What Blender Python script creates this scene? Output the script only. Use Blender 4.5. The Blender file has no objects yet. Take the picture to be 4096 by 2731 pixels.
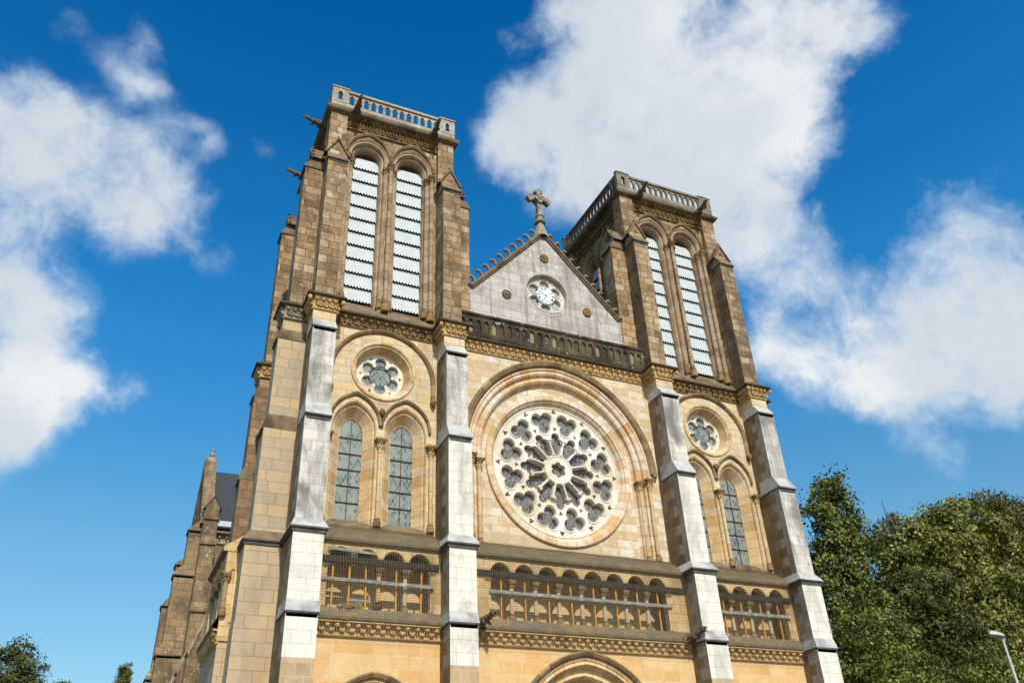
import bpy, bmesh, math, random
from mathutils import Vector, Matrix, geometry
random.seed(7)
R = math.radians
SC = bpy.context.scene
COL = SC.collection

# ------------------------------------------------------------------ camera
CAM = Vector((-13.6155, -24.32, 1.7))
YAW, PIT, ROL = 0.453002, 0.557083, -0.0478257
fw = Vector((math.sin(YAW)*math.cos(PIT), math.cos(YAW)*math.cos(PIT), math.sin(PIT)))
r0 = Vector((math.cos(YAW), -math.sin(YAW), 0)); u0 = r0.cross(fw)
rt = r0*math.cos(ROL)+u0*math.sin(ROL); up = -r0*math.sin(ROL)+u0*math.cos(ROL)
cd = bpy.data.cameras.new('camera'); co = bpy.data.objects.new('camera', cd); COL.objects.link(co)
m = Matrix((( rt.x, up.x, -fw.x, CAM.x), (rt.y, up.y, -fw.y, CAM.y), (rt.z, up.z, -fw.z, CAM.z), (0,0,0,1)))
co.matrix_world = m
cd.sensor_width = 36; cd.lens = 3385.63/4096*36; cd.clip_end = 5000; cd.clip_start = .1
SC.camera = co

# ------------------------------------------------------------------ light, sky
SUN_EL, SUN_AZ = 41.0, -6.0            # degrees: height; turn from the facade's normal towards +x
SKY_K = 0.12
EXPOSURE = 0.38
SC.view_settings.view_transform = 'Standard'; SC.view_settings.look = 'None'
SC.view_settings.exposure = EXPOSURE; SC.view_settings.gamma = 1; SC.view_settings.use_curve_mapping = False
sd = Vector((math.sin(R(SUN_AZ))*math.cos(R(SUN_EL)), -math.cos(R(SUN_AZ))*math.cos(R(SUN_EL)), math.sin(R(SUN_EL))))
sl = bpy.data.lights.new('sun', 'SUN'); sl.energy = 3.7; sl.angle = R(.5); sl.color = (1, .93, .85)
so = bpy.data.objects.new('sun', sl); COL.objects.link(so); so.rotation_euler = sd.to_track_quat('Z', 'Y').to_euler(); so.location = (0, -60, 60)

class NT:
    """small node-tree writer"""
    def __init__(s, t): s.t = t; s.n = t.nodes; s.l = t.links
    def new(s, ty, **kw):
        x = s.n.new(ty)
        for k, v in kw.items(): setattr(x, k, v)
        return x
    def put(s, sock, v):
        if isinstance(v, bpy.types.NodeSocket): s.l.new(v, sock)
        elif v is not None: sock.default_value = v
    def math(s, op, a, b=None, c=None, clamp=False):
        x = s.new('ShaderNodeMath', operation=op, use_clamp=clamp); s.put(x.inputs[0], a); s.put(x.inputs[1], b)
        if c is not None: s.put(x.inputs[2], c)
        return x.outputs[0]
    def vmath(s, op, a, b=None, sc=None):
        x = s.new('ShaderNodeVectorMath', operation=op); s.put(x.inputs[0], a)
        if b is not None: s.put(x.inputs[1], b)
        if sc is not None: s.put(x.inputs['Scale'], sc)
        return x.outputs['Value'] if op in ('DISTANCE', 'DOT_PRODUCT', 'LENGTH') else x.outputs[0]
    def mix(s, f, a, b, mode='MIX'):
        x = s.new('ShaderNodeMix', data_type='RGBA', blend_type=mode); s.put(x.inputs[0], f); s.put(x.inputs[6], a); s.put(x.inputs[7], b)
        return x.outputs[2]
    def mr(s, v, a, b, c=0., d=1., smooth=False):
        x = s.new('ShaderNodeMapRange', interpolation_type='SMOOTHSTEP' if smooth else 'LINEAR'); x.clamp = True
        for i, q in enumerate((v, a, b, c, d)): s.put(x.inputs[i], q)
        return x.outputs[0]
    def noise(s, vec, scale, det=3, rough=.55, dist=0.):
        x = s.new('ShaderNodeTexNoise'); s.put(x.inputs['Vector'], vec); x.inputs['Scale'].default_value = scale
        x.inputs['Detail'].default_value = det; x.inputs['Roughness'].default_value = rough; x.inputs['Distortion'].default_value = dist
        return x.outputs[0]
    def scale(s, vec, k):
        return s.vmath('MULTIPLY', vec, k)
    def ramp(s, f, stops, const=False):
        x = s.new('ShaderNodeValToRGB'); cr = x.color_ramp; cr.interpolation = 'CONSTANT' if const else 'LINEAR'
        while len(cr.elements) < len(stops): cr.elements.new(.5)
        for e, (p, c) in zip(cr.elements, stops): e.position = p; e.color = (*c[:3], 1)
        s.put(x.inputs[0], f); return x.outputs[0]
    def xyz(s, v):
        x = s.new('ShaderNodeSeparateXYZ'); s.put(x.inputs[0], v); return x.outputs
    def comb(s, x_, y_, z_):
        x = s.new('ShaderNodeCombineXYZ'); s.put(x.inputs[0], x_); s.put(x.inputs[1], y_); s.put(x.inputs[2], z_); return x.outputs[0]

W = bpy.data.worlds.new('World'); SC.world = W; W.use_nodes = True
def build_sky():
    t = NT(W.node_tree); t.n.clear()
    sky = t.new('ShaderNodeTexSky', sky_type='NISHITA'); sky.sun_disc = False
    sky.sun_elevation = R(SUN_EL); sky.sun_rotation = math.atan2(sd.x, sd.y)
    sky.air_density = 1.0; sky.dust_density = 1.1; sky.ozone_density = 2.6; sky.altitude = 30
    d = t.vmath('NORMALIZE', t.new('ShaderNodeTexCoord').outputs['Generated'])
    # cloud banks: (azimuth from +y towards +x, elevation, radius in degrees, weight), frayed by layered noise
    w1 = t.new('ShaderNodeTexNoise'); t.put(w1.inputs['Vector'], d); w1.inputs['Scale'].default_value = 5; w1.inputs['Detail'].default_value = 5; w1.inputs['Roughness'].default_value = .6
    dw = t.vmath('ADD', d, t.vmath('SCALE', t.vmath('SUBTRACT', w1.outputs['Color'], (.5, .5, .5)), sc=.10))
    acc = None
    for az, el, rd, wgt in CLOUDS:
        c = Vector((math.sin(R(az))*math.cos(R(el)), math.cos(R(az))*math.cos(R(el)), math.sin(R(el))))
        q = t.mr(t.vmath('DISTANCE', dw, tuple(c)), R(rd)*2.2, 0, 0, wgt*.62, True)
        acc = q if acc is None else t.math('ADD', acc, q)
    acc = t.math('SUBTRACT', 1., t.math('POWER', 2.7183, t.math('MULTIPLY', acc, -1.05)))
    n1 = t.noise(dw, 6, 11, .61, .1); n2 = t.noise(d, 19, 8, .6, .6); n4 = t.noise(d, 4.2, 3, .5)
    nz = t.math('ADD', t.math('MULTIPLY', t.math('SUBTRACT', n1, .5), 2.5), t.math('MULTIPLY', t.math('SUBTRACT', n2, .5), .75))
    amp = t.math('MULTIPLY', t.mr(acc, 0., .4, .3, 1.), t.mr(acc, .5, 1.0, 1., .6))
    dens = t.math('ADD', t.math('MULTIPLY', acc, 1.08), t.math('MULTIPLY', nz, amp))
    mask = t.mr(dens, .16, .96, 0, 1, True)
    core = t.mr(dens, .38, .95, 0, 1, True)
    shade = t.mr(t.math('ADD', t.math('MULTIPLY', n4, .8), t.math('MULTIPLY', n1, .5)), .50, .74, 0, 1, True)
    body = t.mix(shade, (.94, .95, .95, 1), (.70, .76, .82, 1))
    ccol = t.mix(core, (.62, .76, .92, 1), body)
    bg1 = t.new('ShaderNodeBackground'); bg2 = t.new('ShaderNodeBackground')
    hs = t.new('ShaderNodeHueSaturation'); hs.inputs['Saturation'].default_value = SKY_SAT; hs.inputs['Hue'].default_value = SKY_HUE
    el = t.xyz(d)[2]
    grade = t.ramp(el, [(.0, (1.1, 1.0, .80)), (.17, (1.26, 1.06, .85)), (.31, (1.44, 1.25, 1.01)), (.55, (.48, 1.25, 1.30)), (.80, (.06, .87, 1.10)), (1., (.05, .8, 1.05))])
    t.put(hs.inputs['Color'], sky.outputs[0]); t.put(bg1.inputs[0], t.mix(1., hs.outputs[0], grade, 'MULTIPLY')); bg1.inputs[1].default_value = SKY_K
    t.put(bg2.inputs[0], ccol); bg2.inputs[1].default_value = CLOUD_K
    mx = t.new('ShaderNodeMixShader'); t.put(mx.inputs[0], t.math('MULTIPLY', mask, .97)); t.l.new(bg1.outputs[0], mx.inputs[1]); t.l.new(bg2.outputs[0], mx.inputs[2])
    out = t.new('ShaderNodeOutputWorld'); t.l.new(mx.outputs[0], out.inputs[0])
SKY_SAT, SKY_HUE, CLOUD_K = 1.34, .497, .74
CLOUDS = [
 (-14.54, 42.55, 1.47, 0.46), (-13.12, 40.68, 2.36, 0.66), (-10.25, 40.3, 2.21, 0.66), (-7.96, 39.1, 2.36, 0.66),
 (-5.11, 39.04, 1.92, 0.66), (-2.97, 42.29, 1.33, 0.46), (-0.91, 42.97, 0.83, 0.4), (-3.47, 37.79, 2.21, 0.66),
 (-1.0, 38.87, 1.18, 0.4), (0.84, 36.73, 1.18, 0.4), (2.34, 35.86, 0.88, 0.5), (-6.01, 36.9, 2.06, 0.53),
 (-9.9, 36.92, 1.77, 0.46), (-10.91, 32.61, 2.36, 0.84), (-9.28, 30.12, 2.95, 0.84), (-8.68, 27.36, 3.24, 0.84),
 (-7.72, 24.95, 1.77, 0.67), (-5.2, 26.1, 1.47, 0.59), (-2.35, 26.61, 1.12, 0.5), (0.37, 27.03, 0.88, 0.46),
 (-6.91, 47.56, 1.0, 0.49), (-12.51, 46.44, 0.77, 0.41), (-7.3, 44.94, 1.0, 0.41), (-9.7, 45.81, 0.88, 0.33),
 (-5.39, 44.93, 0.88, 0.33), (4.05, 43.27, 0.77, 0.36), (-14.52, 36.48, 3.83, 0.66), (-16.15, 39.04, 2.65, 0.66),
 (-10.1, 23.94, 2.06, 0.67), (36.61, 50.0, 2.8, 1.0), (41.24, 49.6, 3.54, 1.0), (45.43, 47.18, 4.42, 1.0),
 (51.31, 46.03, 4.13, 0.84), (55.36, 47.3, 2.8, 0.84), (57.87, 47.0, 1.47, 0.84), (52.01, 49.37, 2.95, 1.0),
 (29.83, 44.89, 3.24, 1.0), (34.31, 42.8, 3.83, 1.0), (40.32, 43.4, 4.72, 1.0), (46.47, 42.21, 4.13, 1.0),
 (50.48, 41.08, 1.77, 0.84), (25.78, 45.09, 1.33, 0.8), (27.87, 47.77, 1.33, 0.8), (28.06, 51.51, 1.0, 0.7),
 (24.85, 42.86, 1.33, 0.7), (32.32, 52.8, 1.18, 0.7), (46.98, 38.09, 3.09, 1.0), (45.92, 35.72, 2.51, 1.0),
 (47.9, 34.41, 2.06, 0.76), (33.45, 47.09, 2.95, 1.0), (39.93, 52.44, 2.06, 0.6), (49.78, 33.1, 2.21, 0.76),
 (52.03, 32.23, 1.92, 0.76), (55.37, 32.13, 1.77, 0.67), (58.86, 32.69, 2.36, 0.84), (61.73, 33.32, 2.51, 0.84),
 (58.63, 36.42, 1.18, 0.67), (62.97, 34.77, 1.33, 0.67), (58.77, 29.65, 2.8, 0.76), (61.88, 30.5, 2.21, 0.84),
 (46.57, 30.95, 1.18, 0.5), (45.61, 28.54, 1.77, 0.76), (47.79, 26.39, 1.62, 0.76), (50.59, 27.75, 2.21, 0.76),
 (54.6, 26.74, 2.8, 0.84), (58.5, 26.16, 3.09, 0.84), (61.3, 26.61, 2.36, 0.84), (51.75, 24.95, 1.33, 0.59),
 (55.34, 24.88, 1.47, 0.67), (53.67, 21.49, 1.33, 0.52), (54.71, 19.13, 1.06, 0.46), (61.69, 23.29, 2.36, 0.76),
 (51.44, 20.36, 1.0, 0.42), (47.98, 29.21, 2.36, 0.67), (49.32, 25.5, 1.77, 0.67), (53.13, 25.73, 2.06, 0.67),
 (52.56, 29.25, 1.77, 0.59), (58.84, 23.63, 2.06, 0.67), (-6.76, 26.99, 2.06, 0.67), (-7.13, 23.77, 1.77, 0.67),
 (-3.96, 26.46, 1.33, 0.59), (-0.96, 26.64, 1.0, 0.59)
]
build_sky()

# ------------------------------------------------------------------ materials
def rgb(r, g, b, k=.8):
    f = lambda c: ((c/255+.055)/1.055)**2.4 if c > 10 else c/255/12.92
    return (f(r)*k, f(g)*k, f(b)*k)
def base_mat(name):
    mt = bpy.data.materials.new(name); mt.use_nodes = True; t = NT(mt.node_tree)
    p = t.n['Principled BSDF']; p.inputs['Roughness'].default_value = .9; p.inputs['Specular IOR Level'].default_value = .25
    return mt, t, p
MATS = {}
def stone(name, cols, bw=.55, bh=.30, joint=(.30, .22, .13), jw=.014, grime=.35, gcol=(.10, .075, .05), lich=.0, streak=.0, z0=0., fine=.18, orange=0., gth=.56, tw=.66, mj=.5):
    """ashlar: coursed blocks in world metres, each block its own tint, weathering on top"""
    mt, t, p = base_mat(name)
    g = t.new('ShaderNodeNewGeometry'); P = t.xyz(g.outputs['Position']); N = t.xyz(g.outputs['True Normal'])
    side = t.math('GREATER_THAN', t.math('ABSOLUTE', N[0]), .72)
    U = t.math('ADD', t.math('MULTIPLY', P[0], t.math('SUBTRACT', 1., side)), t.math('MULTIPLY', t.math('ADD', P[1], 3.37), side))
    Z = t.math('ADD', P[2], z0)
    row = t.math('FLOOR', t.math('DIVIDE', Z, bh))
    wn = t.new('ShaderNodeTexWhiteNoise', noise_dimensions='1D'); t.put(wn.inputs['W'], row)
    jit = t.math('MULTIPLY', wn.outputs[0], bw*.9)
    var = t.noise(t.comb(t.math('MULTIPLY', U, 1.1/bw*.5), t.math('MULTIPLY', row, 3.7), 0.), 1., 0)
    U2 = t.math('ADD', t.math('ADD', U, jit), t.math('MULTIPLY', t.math('SUBTRACT', var, .5), bw*1.1))
    wob = t.noise(g.outputs['Position'], 2.2, 2)
    Z2 = t.math('ADD', Z, t.math('MULTIPLY', t.math('SUBTRACT', wob, .5), .02))
    br = t.new('ShaderNodeTexBrick'); br.offset = .5; br.squash = 1
    t.put(br.inputs['Vector'], t.comb(U2, Z2, 0.)); br.inputs['Color1'].default_value = (0, 0, 0, 1); br.inputs['Color2'].default_value = (1, 1, 1, 1); br.inputs['Mortar'].default_value = (.5, .5, .5, 1)
    br.inputs['Scale'].default_value = 1; br.inputs['Mortar Size'].default_value = jw; br.inputs['Mortar Smooth'].default_value = .25; br.inputs['Brick Width'].default_value = bw; br.inputs['Row Height'].default_value = bh
    tint = t.xyz(br.outputs['Color'])[0]
    n_m = t.noise(g.outputs['Position'], 3.1, 4, .6, .3); n_f = t.noise(g.outputs['Position'], 17, 4, .65)
    k = t.math('ADD', t.math('MULTIPLY_ADD', tint, tw, (1-tw)/2), t.math('MULTIPLY', t.math('SUBTRACT', n_m, .5), .55))
    st = [(i/(len(cols)-1), c) for i, c in enumerate(cols)]
    c = t.ramp(k, st)
    c = t.mix(t.mr(n_f, .3, .7, 0, fine*2), c, t.mix(1., c, (.62, .58, .54, 1), 'MULTIPLY'))
    if orange:
        no = t.noise(g.outputs['Position'], 1.7, 4, .6); c = t.mix(t.mr(no, .56, .70, 0, orange), c, (.50, .24, .05, 1))
    if grime:
        gm = t.noise(t.scale(g.outputs['Position'], (1, 1, .45)), 1.25, 5, .62, .4)
        c = t.mix(t.mr(gm, gth-.10, gth+.16, 0, grime, True), c, (*gcol, 1))
        g2 = t.noise(g.outputs['Position'], 6.3, 4, .7, .5)
        c = t.mix(t.mr(g2, .58, .74, 0, grime*.9), c, (*gcol, 1))
    if streak:
        s1 = t.noise(t.scale(g.outputs['Position'], (4.5, 4.5, .22)), 1., 4, .6)
        c = t.mix(t.mr(s1, .52, .68, 0, streak), c, (*gcol, 1))
    if lich:
        l1 = t.noise(g.outputs['Position'], 5.5, 5, .72); l2 = t.noise(g.outputs['Position'], 1.1, 2)
        lm = t.math('MULTIPLY', t.mr(l1, .59, .64), t.mr(l2, .42, .6))
        c = t.mix(t.math('MULTIPLY', lm, lich), c, (.66, .62, .54, 1))
    c = t.mix(t.math('MULTIPLY', br.outputs['Fac'], mj), c, (*joint, 1))
    t.put(p.inputs['Base Color'], c)
    h = t.math('ADD', t.math('MULTIPLY', br.outputs['Fac'], -1.), t.math('ADD', t.math('MULTIPLY', n_f, .55), t.math('MULTIPLY', tint, .25)))
    b = t.new('ShaderNodeBump'); b.inputs['Strength'].default_value = .55; b.inputs['Distance'].default_value = .018; t.put(b.inputs['Height'], h); t.put(p.inputs['Normal'], b.outputs[0])
    MATS[name] = mt; return mt
def voussoir(name, cols, bl=.34, joint=(.22, .15, .08), grime=.3, gcol=(.10, .07, .045)):
    """moulded arch stones: joints square to the curve, from the strip's own length (UV)"""
    mt, t, p = base_mat(name)
    uv = t.xyz(t.new('ShaderNodeTexCoord').outputs['UV']); g = t.new('ShaderNodeNewGeometry').outputs['Position']
    q = t.math('DIVIDE', uv[0], bl); fl = t.math('FLOOR', q); fr = t.math('SUBTRACT', q, fl)
    wn = t.new('ShaderNodeTexWhiteNoise', noise_dimensions='1D'); t.put(wn.inputs['W'], t.math('ADD', fl, t.math('MULTIPLY', uv[1], .0)))
    n_m = t.noise(g, 2.6, 4, .6, .3); n_f = t.noise(g, 16, 4, .65)
    k = t.math('ADD', wn.outputs[0], t.math('MULTIPLY', t.math('SUBTRACT', n_m, .5), .6))
    c = t.ramp(k, [(i/(len(cols)-1), c_) for i, c_ in enumerate(cols)])
    c = t.mix(t.mr(n_f, .3, .7, 0, .35), c, t.mix(1., c, (.62, .58, .54, 1), 'MULTIPLY'))
    gm = t.noise(g, 1.5, 5, .65, .4); c = t.mix(t.mr(gm, .48, .68, 0, grime, True), c, (*gcol, 1))
    j = t.math('LESS_THAN', t.math('MINIMUM', fr, t.math('SUBTRACT', 1., fr)), .028)
    c = t.mix(t.math('MULTIPLY', j, .75), c, (*joint, 1)); t.put(p.inputs['Base Color'], c)
    b = t.new('ShaderNodeBump'); b.inputs['Strength'].default_value = .5; b.inputs['Distance'].default_value = .015; t.put(b.inputs['Height'], t.math('SUBTRACT', t.math('MULTIPLY', n_f, .6), j)); t.put(p.inputs['Normal'], b.outputs[0])
    MATS[name] = mt; return mt
def plain(name, c1, c2, scale=4., rough=.85, speck=None, sth=.62, c3=None, bump=.4, metal=0., det=5):
    mt, t, p = base_mat(name); g = t.new('ShaderNodeNewGeometry').outputs['Position']
    n = t.noise(g, scale, det, .62, .3); c = t.mix(t.mr(n, .32, .68), (*c1, 1), (*c2, 1))
    if c3: c = t.mix(t.mr(t.noise(g, scale*.45, 4, .6), .50, .66), c, (*c3, 1))
    if speck: c = t.mix(t.mr(t.noise(g, scale*4.5, 3, .6), sth, sth+.05), c, (*speck, 1))
    t.put(p.inputs['Base Color'], c); p.inputs['Roughness'].default_value = rough; p.inputs['Metallic'].default_value = metal
    if bump:
        b = t.new('ShaderNodeBump'); b.inputs['Strength'].default_value = bump; b.inputs['Distance'].default_value = .02; t.put(b.inputs['Height'], t.noise(g, scale*3, 5, .65)); t.put(p.inputs['Normal'], b.outputs[0])
    MATS[name] = mt; return mt
# sandstone of the lower front
stone('ochre', [rgb(202, 168, 125), rgb(222, 190, 143), rgb(232, 204, 161), rgb(212, 192, 163), rgb(234, 214, 179), rgb(232, 196, 139), rgb(226, 210, 185)], .66, .30, jw=.012, joint=rgb(166, 130, 90), grime=.30, gcol=rgb(132, 104, 72), orange=.26, streak=.14)
stone('ochre_low', [rgb(224, 176, 114), rgb(232, 188, 128), rgb(236, 200, 148), rgb(228, 178, 112), rgb(236, 198, 144)], .82, .345, jw=.011, joint=rgb(240, 214, 172), grime=.2, gcol=rgb(160, 116, 70), orange=.2, mj=.5, streak=.08)
stone('ochre_light', [rgb(216, 184, 142), rgb(230, 202, 162), rgb(238, 226, 204), rgb(220, 190, 150), rgb(208, 182, 144), rgb(243, 233, 218), rgb(224, 196, 158)], .70, .30, jw=.012, joint=rgb(182, 150, 110), grime=.22, gcol=rgb(142, 114, 80), orange=.18, streak=.10)
stone('corner', [rgb(182, 164, 140), rgb(190, 170, 142), rgb(202, 178, 144), rgb(210, 180, 136), rgb(192, 178, 160)], .72, .36, jw=.012, joint=rgb(126, 108, 84), grime=.34, gcol=rgb(140, 124, 100), orange=.22, tw=.7, streak=.12)
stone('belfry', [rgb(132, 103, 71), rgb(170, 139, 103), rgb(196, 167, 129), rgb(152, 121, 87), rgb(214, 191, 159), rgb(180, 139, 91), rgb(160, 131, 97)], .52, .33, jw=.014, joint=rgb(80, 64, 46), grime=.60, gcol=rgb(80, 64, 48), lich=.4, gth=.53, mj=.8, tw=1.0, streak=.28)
stone('belfry_shaded', [rgb(104, 84, 60), rgb(132, 108, 80), rgb(150, 126, 96), rgb(114, 92, 66), rgb(158, 136, 108)], .50, .33, jw=.013, joint=rgb(66, 52, 38), grime=.6, gcol=rgb(66, 52, 38), lich=.35, gth=.53)  # belfry stone again, with the shade of side faces put into its colour
stone('rear', [rgb(140, 104, 74), rgb(166, 126, 90), rgb(126, 104, 82), rgb(182, 152, 114), rgb(156, 102, 70)], .42, .34, jw=.014, joint=rgb(84, 66, 48), grime=.5, gcol=rgb(84, 66, 46), lich=.3)
stone('transept', [rgb(124, 104, 80), rgb(154, 130, 98), rgb(176, 144, 102), rgb(136, 116, 92), rgb(186, 160, 124)], .42, .34, jw=.016, joint=rgb(80, 66, 48), grime=.65, gcol=rgb(80, 66, 50), lich=.9, gth=.5)
stone('white', [rgb(243, 232, 213), rgb(249, 239, 221), rgb(237, 228, 211), rgb(251, 241, 223)], .60, .345, jw=.009, joint=rgb(182, 170, 154), grime=.6, gcol=rgb(160, 152, 142), fine=.10, gth=.555, streak=.22)
stone('white_grey', [rgb(224, 213, 201), rgb(240, 228, 214), rgb(214, 204, 192), rgb(248, 235, 220)], .60, .345, jw=.009, joint=rgb(150, 144, 136), grime=.95, gcol=rgb(124, 119, 114), fine=.16, streak=.5, gth=.52, mj=.5)
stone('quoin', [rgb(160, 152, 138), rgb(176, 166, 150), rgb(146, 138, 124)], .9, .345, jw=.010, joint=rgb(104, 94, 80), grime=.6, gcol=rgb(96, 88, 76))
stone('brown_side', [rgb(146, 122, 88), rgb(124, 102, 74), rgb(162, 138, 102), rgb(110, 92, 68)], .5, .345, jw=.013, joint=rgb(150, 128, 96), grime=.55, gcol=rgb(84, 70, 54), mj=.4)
stone('grey', [rgb(198, 187, 177), rgb(214, 204, 195), rgb(186, 175, 165), rgb(222, 212, 203)], .74, .36, jw=.010, joint=rgb(118, 109, 98), grime=.6, gcol=rgb(124, 112, 96), lich=.95, streak=.62, fine=.14, mj=.45, tw=.5)
stone('black', [rgb(96, 80, 61), rgb(118, 100, 75), rgb(80, 68, 55), rgb(134, 112, 85)], .8, .5, jw=.010, joint=rgb(44, 38, 32), grime=.75, gcol=rgb(40, 34, 28), lich=.6, gth=.48, streak=.3)
stone('gallery', [rgb(226, 188, 132), rgb(210, 172, 118), rgb(232, 200, 150), rgb(196, 160, 112)], .5, .3, jw=.012, joint=rgb(140, 108, 72), grime=.42, gcol=rgb(84, 64, 44), streak=.30, lich=.2, gth=.56)
stone('passage', [rgb(228, 188, 132), rgb(238, 204, 152), rgb(218, 178, 124)], .7, .36, jw=.010, joint=rgb(140, 110, 74), grime=.3, gcol=rgb(120, 92, 60))
stone('block_plain', [rgb(150, 126, 92), rgb(178, 150, 108), rgb(130, 110, 82)], .9, .5, jw=.008, joint=rgb(84, 68, 50), grime=.55, gcol=rgb(74, 62, 48), lich=.3)
voussoir('arch_ochre', [rgb(212, 170, 114), rgb(228, 188, 134), rgb(234, 202, 156), rgb(208, 178, 136), rgb(238, 212, 172)])
voussoir('arch_rose', [rgb(214, 170, 118), rgb(226, 186, 138), rgb(238, 208, 170), rgb(240, 220, 196), rgb(220, 186, 146), rgb(242, 226, 210)], .36, grime=.18, gcol=rgb(150, 112, 66))
voussoir('arch_dark', [rgb(140, 114, 82), rgb(168, 138, 98), rgb(120, 98, 70), rgb(186, 156, 114)], .42, grime=.5, gcol=rgb(74, 60, 44))
voussoir('arch_belfry', [rgb(176, 148, 116), rgb(196, 168, 134), rgb(158, 130, 102), rgb(208, 184, 154)], .36, grime=.36, gcol=rgb(96, 76, 54))
voussoir('shaft_ochre', [rgb(208, 174, 124), rgb(226, 196, 150), rgb(192, 164, 124), rgb(212, 186, 146)], .55, grime=.2)
voussoir('shaft_belfry', [rgb(164, 138, 110), rgb(190, 164, 134), rgb(146, 120, 94), rgb(204, 182, 154)], .42, joint=rgb(70, 56, 40), grime=.40, gcol=rgb(84, 66, 48))
plain('cream', rgb(236, 225, 207), rgb(214, 196, 168), 1.6, c3=rgb(246, 238, 224), speck=rgb(140, 118, 88), sth=.66, bump=.3)
plain('cream_clock', rgb(230, 218, 198), rgb(210, 194, 168), 3, speck=rgb(110, 92, 66), sth=.68)
plain('slab', rgb(182, 177, 170), rgb(206, 200, 192), 3, c3=rgb(156, 151, 145), speck=rgb(120, 116, 110), sth=.68)
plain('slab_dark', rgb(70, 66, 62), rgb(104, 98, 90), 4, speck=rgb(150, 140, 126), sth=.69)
plain('lip_dark', rgb(74, 62, 48), rgb(108, 90, 66), 3, speck=rgb(150, 134, 110), sth=.68)
plain('carved', rgb(200, 160, 104), rgb(218, 182, 126), 5, c3=rgb(164, 130, 84), speck=rgb(84, 62, 38), sth=.64)
plain('carved_dark', rgb(132, 104, 68), rgb(166, 134, 90), 5, c3=rgb(100, 80, 54), speck=rgb(62, 48, 34), sth=.62)
plain('carved_grey', rgb(150, 136, 116), rgb(178, 164, 142), 6, c3=rgb(120, 100, 76), speck=rgb(196, 182, 158), sth=.66)
plain('gargoyle', rgb(92, 78, 62), rgb(128, 110, 88), 6, speck=rgb(60, 50, 40), sth=.6)
plain('crocket', rgb(126, 100, 70), rgb(160, 130, 94), 6, speck=rgb(196, 176, 144), sth=.66)
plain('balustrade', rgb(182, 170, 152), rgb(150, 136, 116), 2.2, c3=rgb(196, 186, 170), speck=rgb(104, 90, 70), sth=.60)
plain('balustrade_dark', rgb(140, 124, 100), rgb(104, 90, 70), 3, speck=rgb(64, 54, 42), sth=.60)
plain('weather_dark', rgb(112, 94, 70), rgb(146, 124, 96), 2.5, c3=rgb(86, 70, 52), speck=rgb(172, 154, 126), sth=.68)
plain('roof_lichen', rgb(132, 116, 92), rgb(108, 94, 74), 6, c3=rgb(150, 122, 76), speck=rgb(182, 168, 144), sth=.66)
plain('slate', rgb(50, 52, 56), rgb(78, 80, 82), 11, rough=.75, speck=rgb(110, 108, 100), sth=.66)
plain('zinc', rgb(210, 216, 224), rgb(188, 194, 202), 5, rough=.5)
plain('iron', rgb(62, 52, 48), rgb(84, 70, 62), 9, rough=.7)
plain('louvre_white', rgb(238, 242, 241, .58), rgb(226, 232, 233, .54), 3, rough=.6, bump=.1)
plain('louvre_dark', rgb(70, 60, 50), rgb(92, 80, 66), 5)
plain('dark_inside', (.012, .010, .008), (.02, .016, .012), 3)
plain('wood_grey', rgb(156, 152, 146), rgb(124, 120, 114), 7, c3=rgb(180, 176, 168))
plain('wood_black', rgb(42, 36, 32), rgb(66, 56, 48), 7)
plain('wood_orange', rgb(232, 164, 72), rgb(206, 132, 56), 6)
plain('red_cloth', rgb(150, 44, 34), rgb(120, 34, 28), 8)
plain('net_cord', rgb(196, 180, 150), rgb(164, 148, 120), 5, bump=0)
plain('dial_white', rgb(246, 246, 246), rgb(238, 238, 238), 4, rough=.5, bump=0)
plain('paint_black', (.01, .01, .012), (.015, .015, .015), 4, rough=.5, bump=0)
plain('lamp_white', rgb(206, 204, 198), rgb(190, 188, 182), 4, rough=.45, bump=0)
plain('lamp_lens', rgb(150, 140, 138), rgb(130, 122, 120), 6, rough=.3, bump=0)
plain('asphalt', (.055, .055, .055), (.07, .068, .065), 30)
plain('paving', (.19, .18, .165), (.23, .22, .20), 4)
plain('rod', rgb(110, 50, 40), rgb(90, 44, 36), 5)
plain('bark', (.085, .068, .05), (.12, .10, .075), 8)
def lattice_glass():
    mt, t, p = base_mat('lattice_glass'); g = t.new('ShaderNodeNewGeometry').outputs['Position']; P = t.xyz(g)
    k = 1/.15
    a = t.math('ADD', t.math('MULTIPLY', P[0], k), t.math('MULTIPLY', P[2], k*.62)); b = t.math('SUBTRACT', t.math('MULTIPLY', P[0], k), t.math('MULTIPLY', P[2], k*.62))
    fa = t.math('FRACT', a); fb = t.math('FRACT', b)
    ea = t.math('LESS_THAN', fa, .12); eb = t.math('LESS_THAN', fb, .12); ln = t.math('MAXIMUM', ea, eb)
    wn = t.new('ShaderNodeTexWhiteNoise', noise_dimensions='2D'); t.put(wn.inputs['Vector'], t.comb(t.math('FLOOR', a), t.math('FLOOR', b), 0.))
    v = t.math('ADD', t.math('MULTIPLY', wn.outputs[0], .5), t.noise(t.scale(g, (1, 1, .6)), 1.6, 3))
    c = t.ramp(v, [(.25, rgb(58, 66, 66)), (.55, rgb(96, 108, 108)), (.8, rgb(128, 138, 134)), (1, rgb(150, 150, 140))])
    c = t.mix(ln, c, (*rgb(164, 160, 146), 1)); t.put(p.inputs['Base Color'], c)
    t.put(p.inputs['Roughness'], t.mr(ln, 0, 1, .22, .7)); p.inputs['Specular IOR Level'].default_value = .5
    nb = t.new('ShaderNodeBump'); nb.inputs['Strength'].default_value = .6; nb.inputs['Distance'].default_value = .01; t.put(nb.inputs['Height'], t.math('ADD', wn.outputs[0], ln)); t.put(p.inputs['Normal'], nb.outputs[0])
    MATS['lattice_glass'] = mt
lattice_glass()
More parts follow.
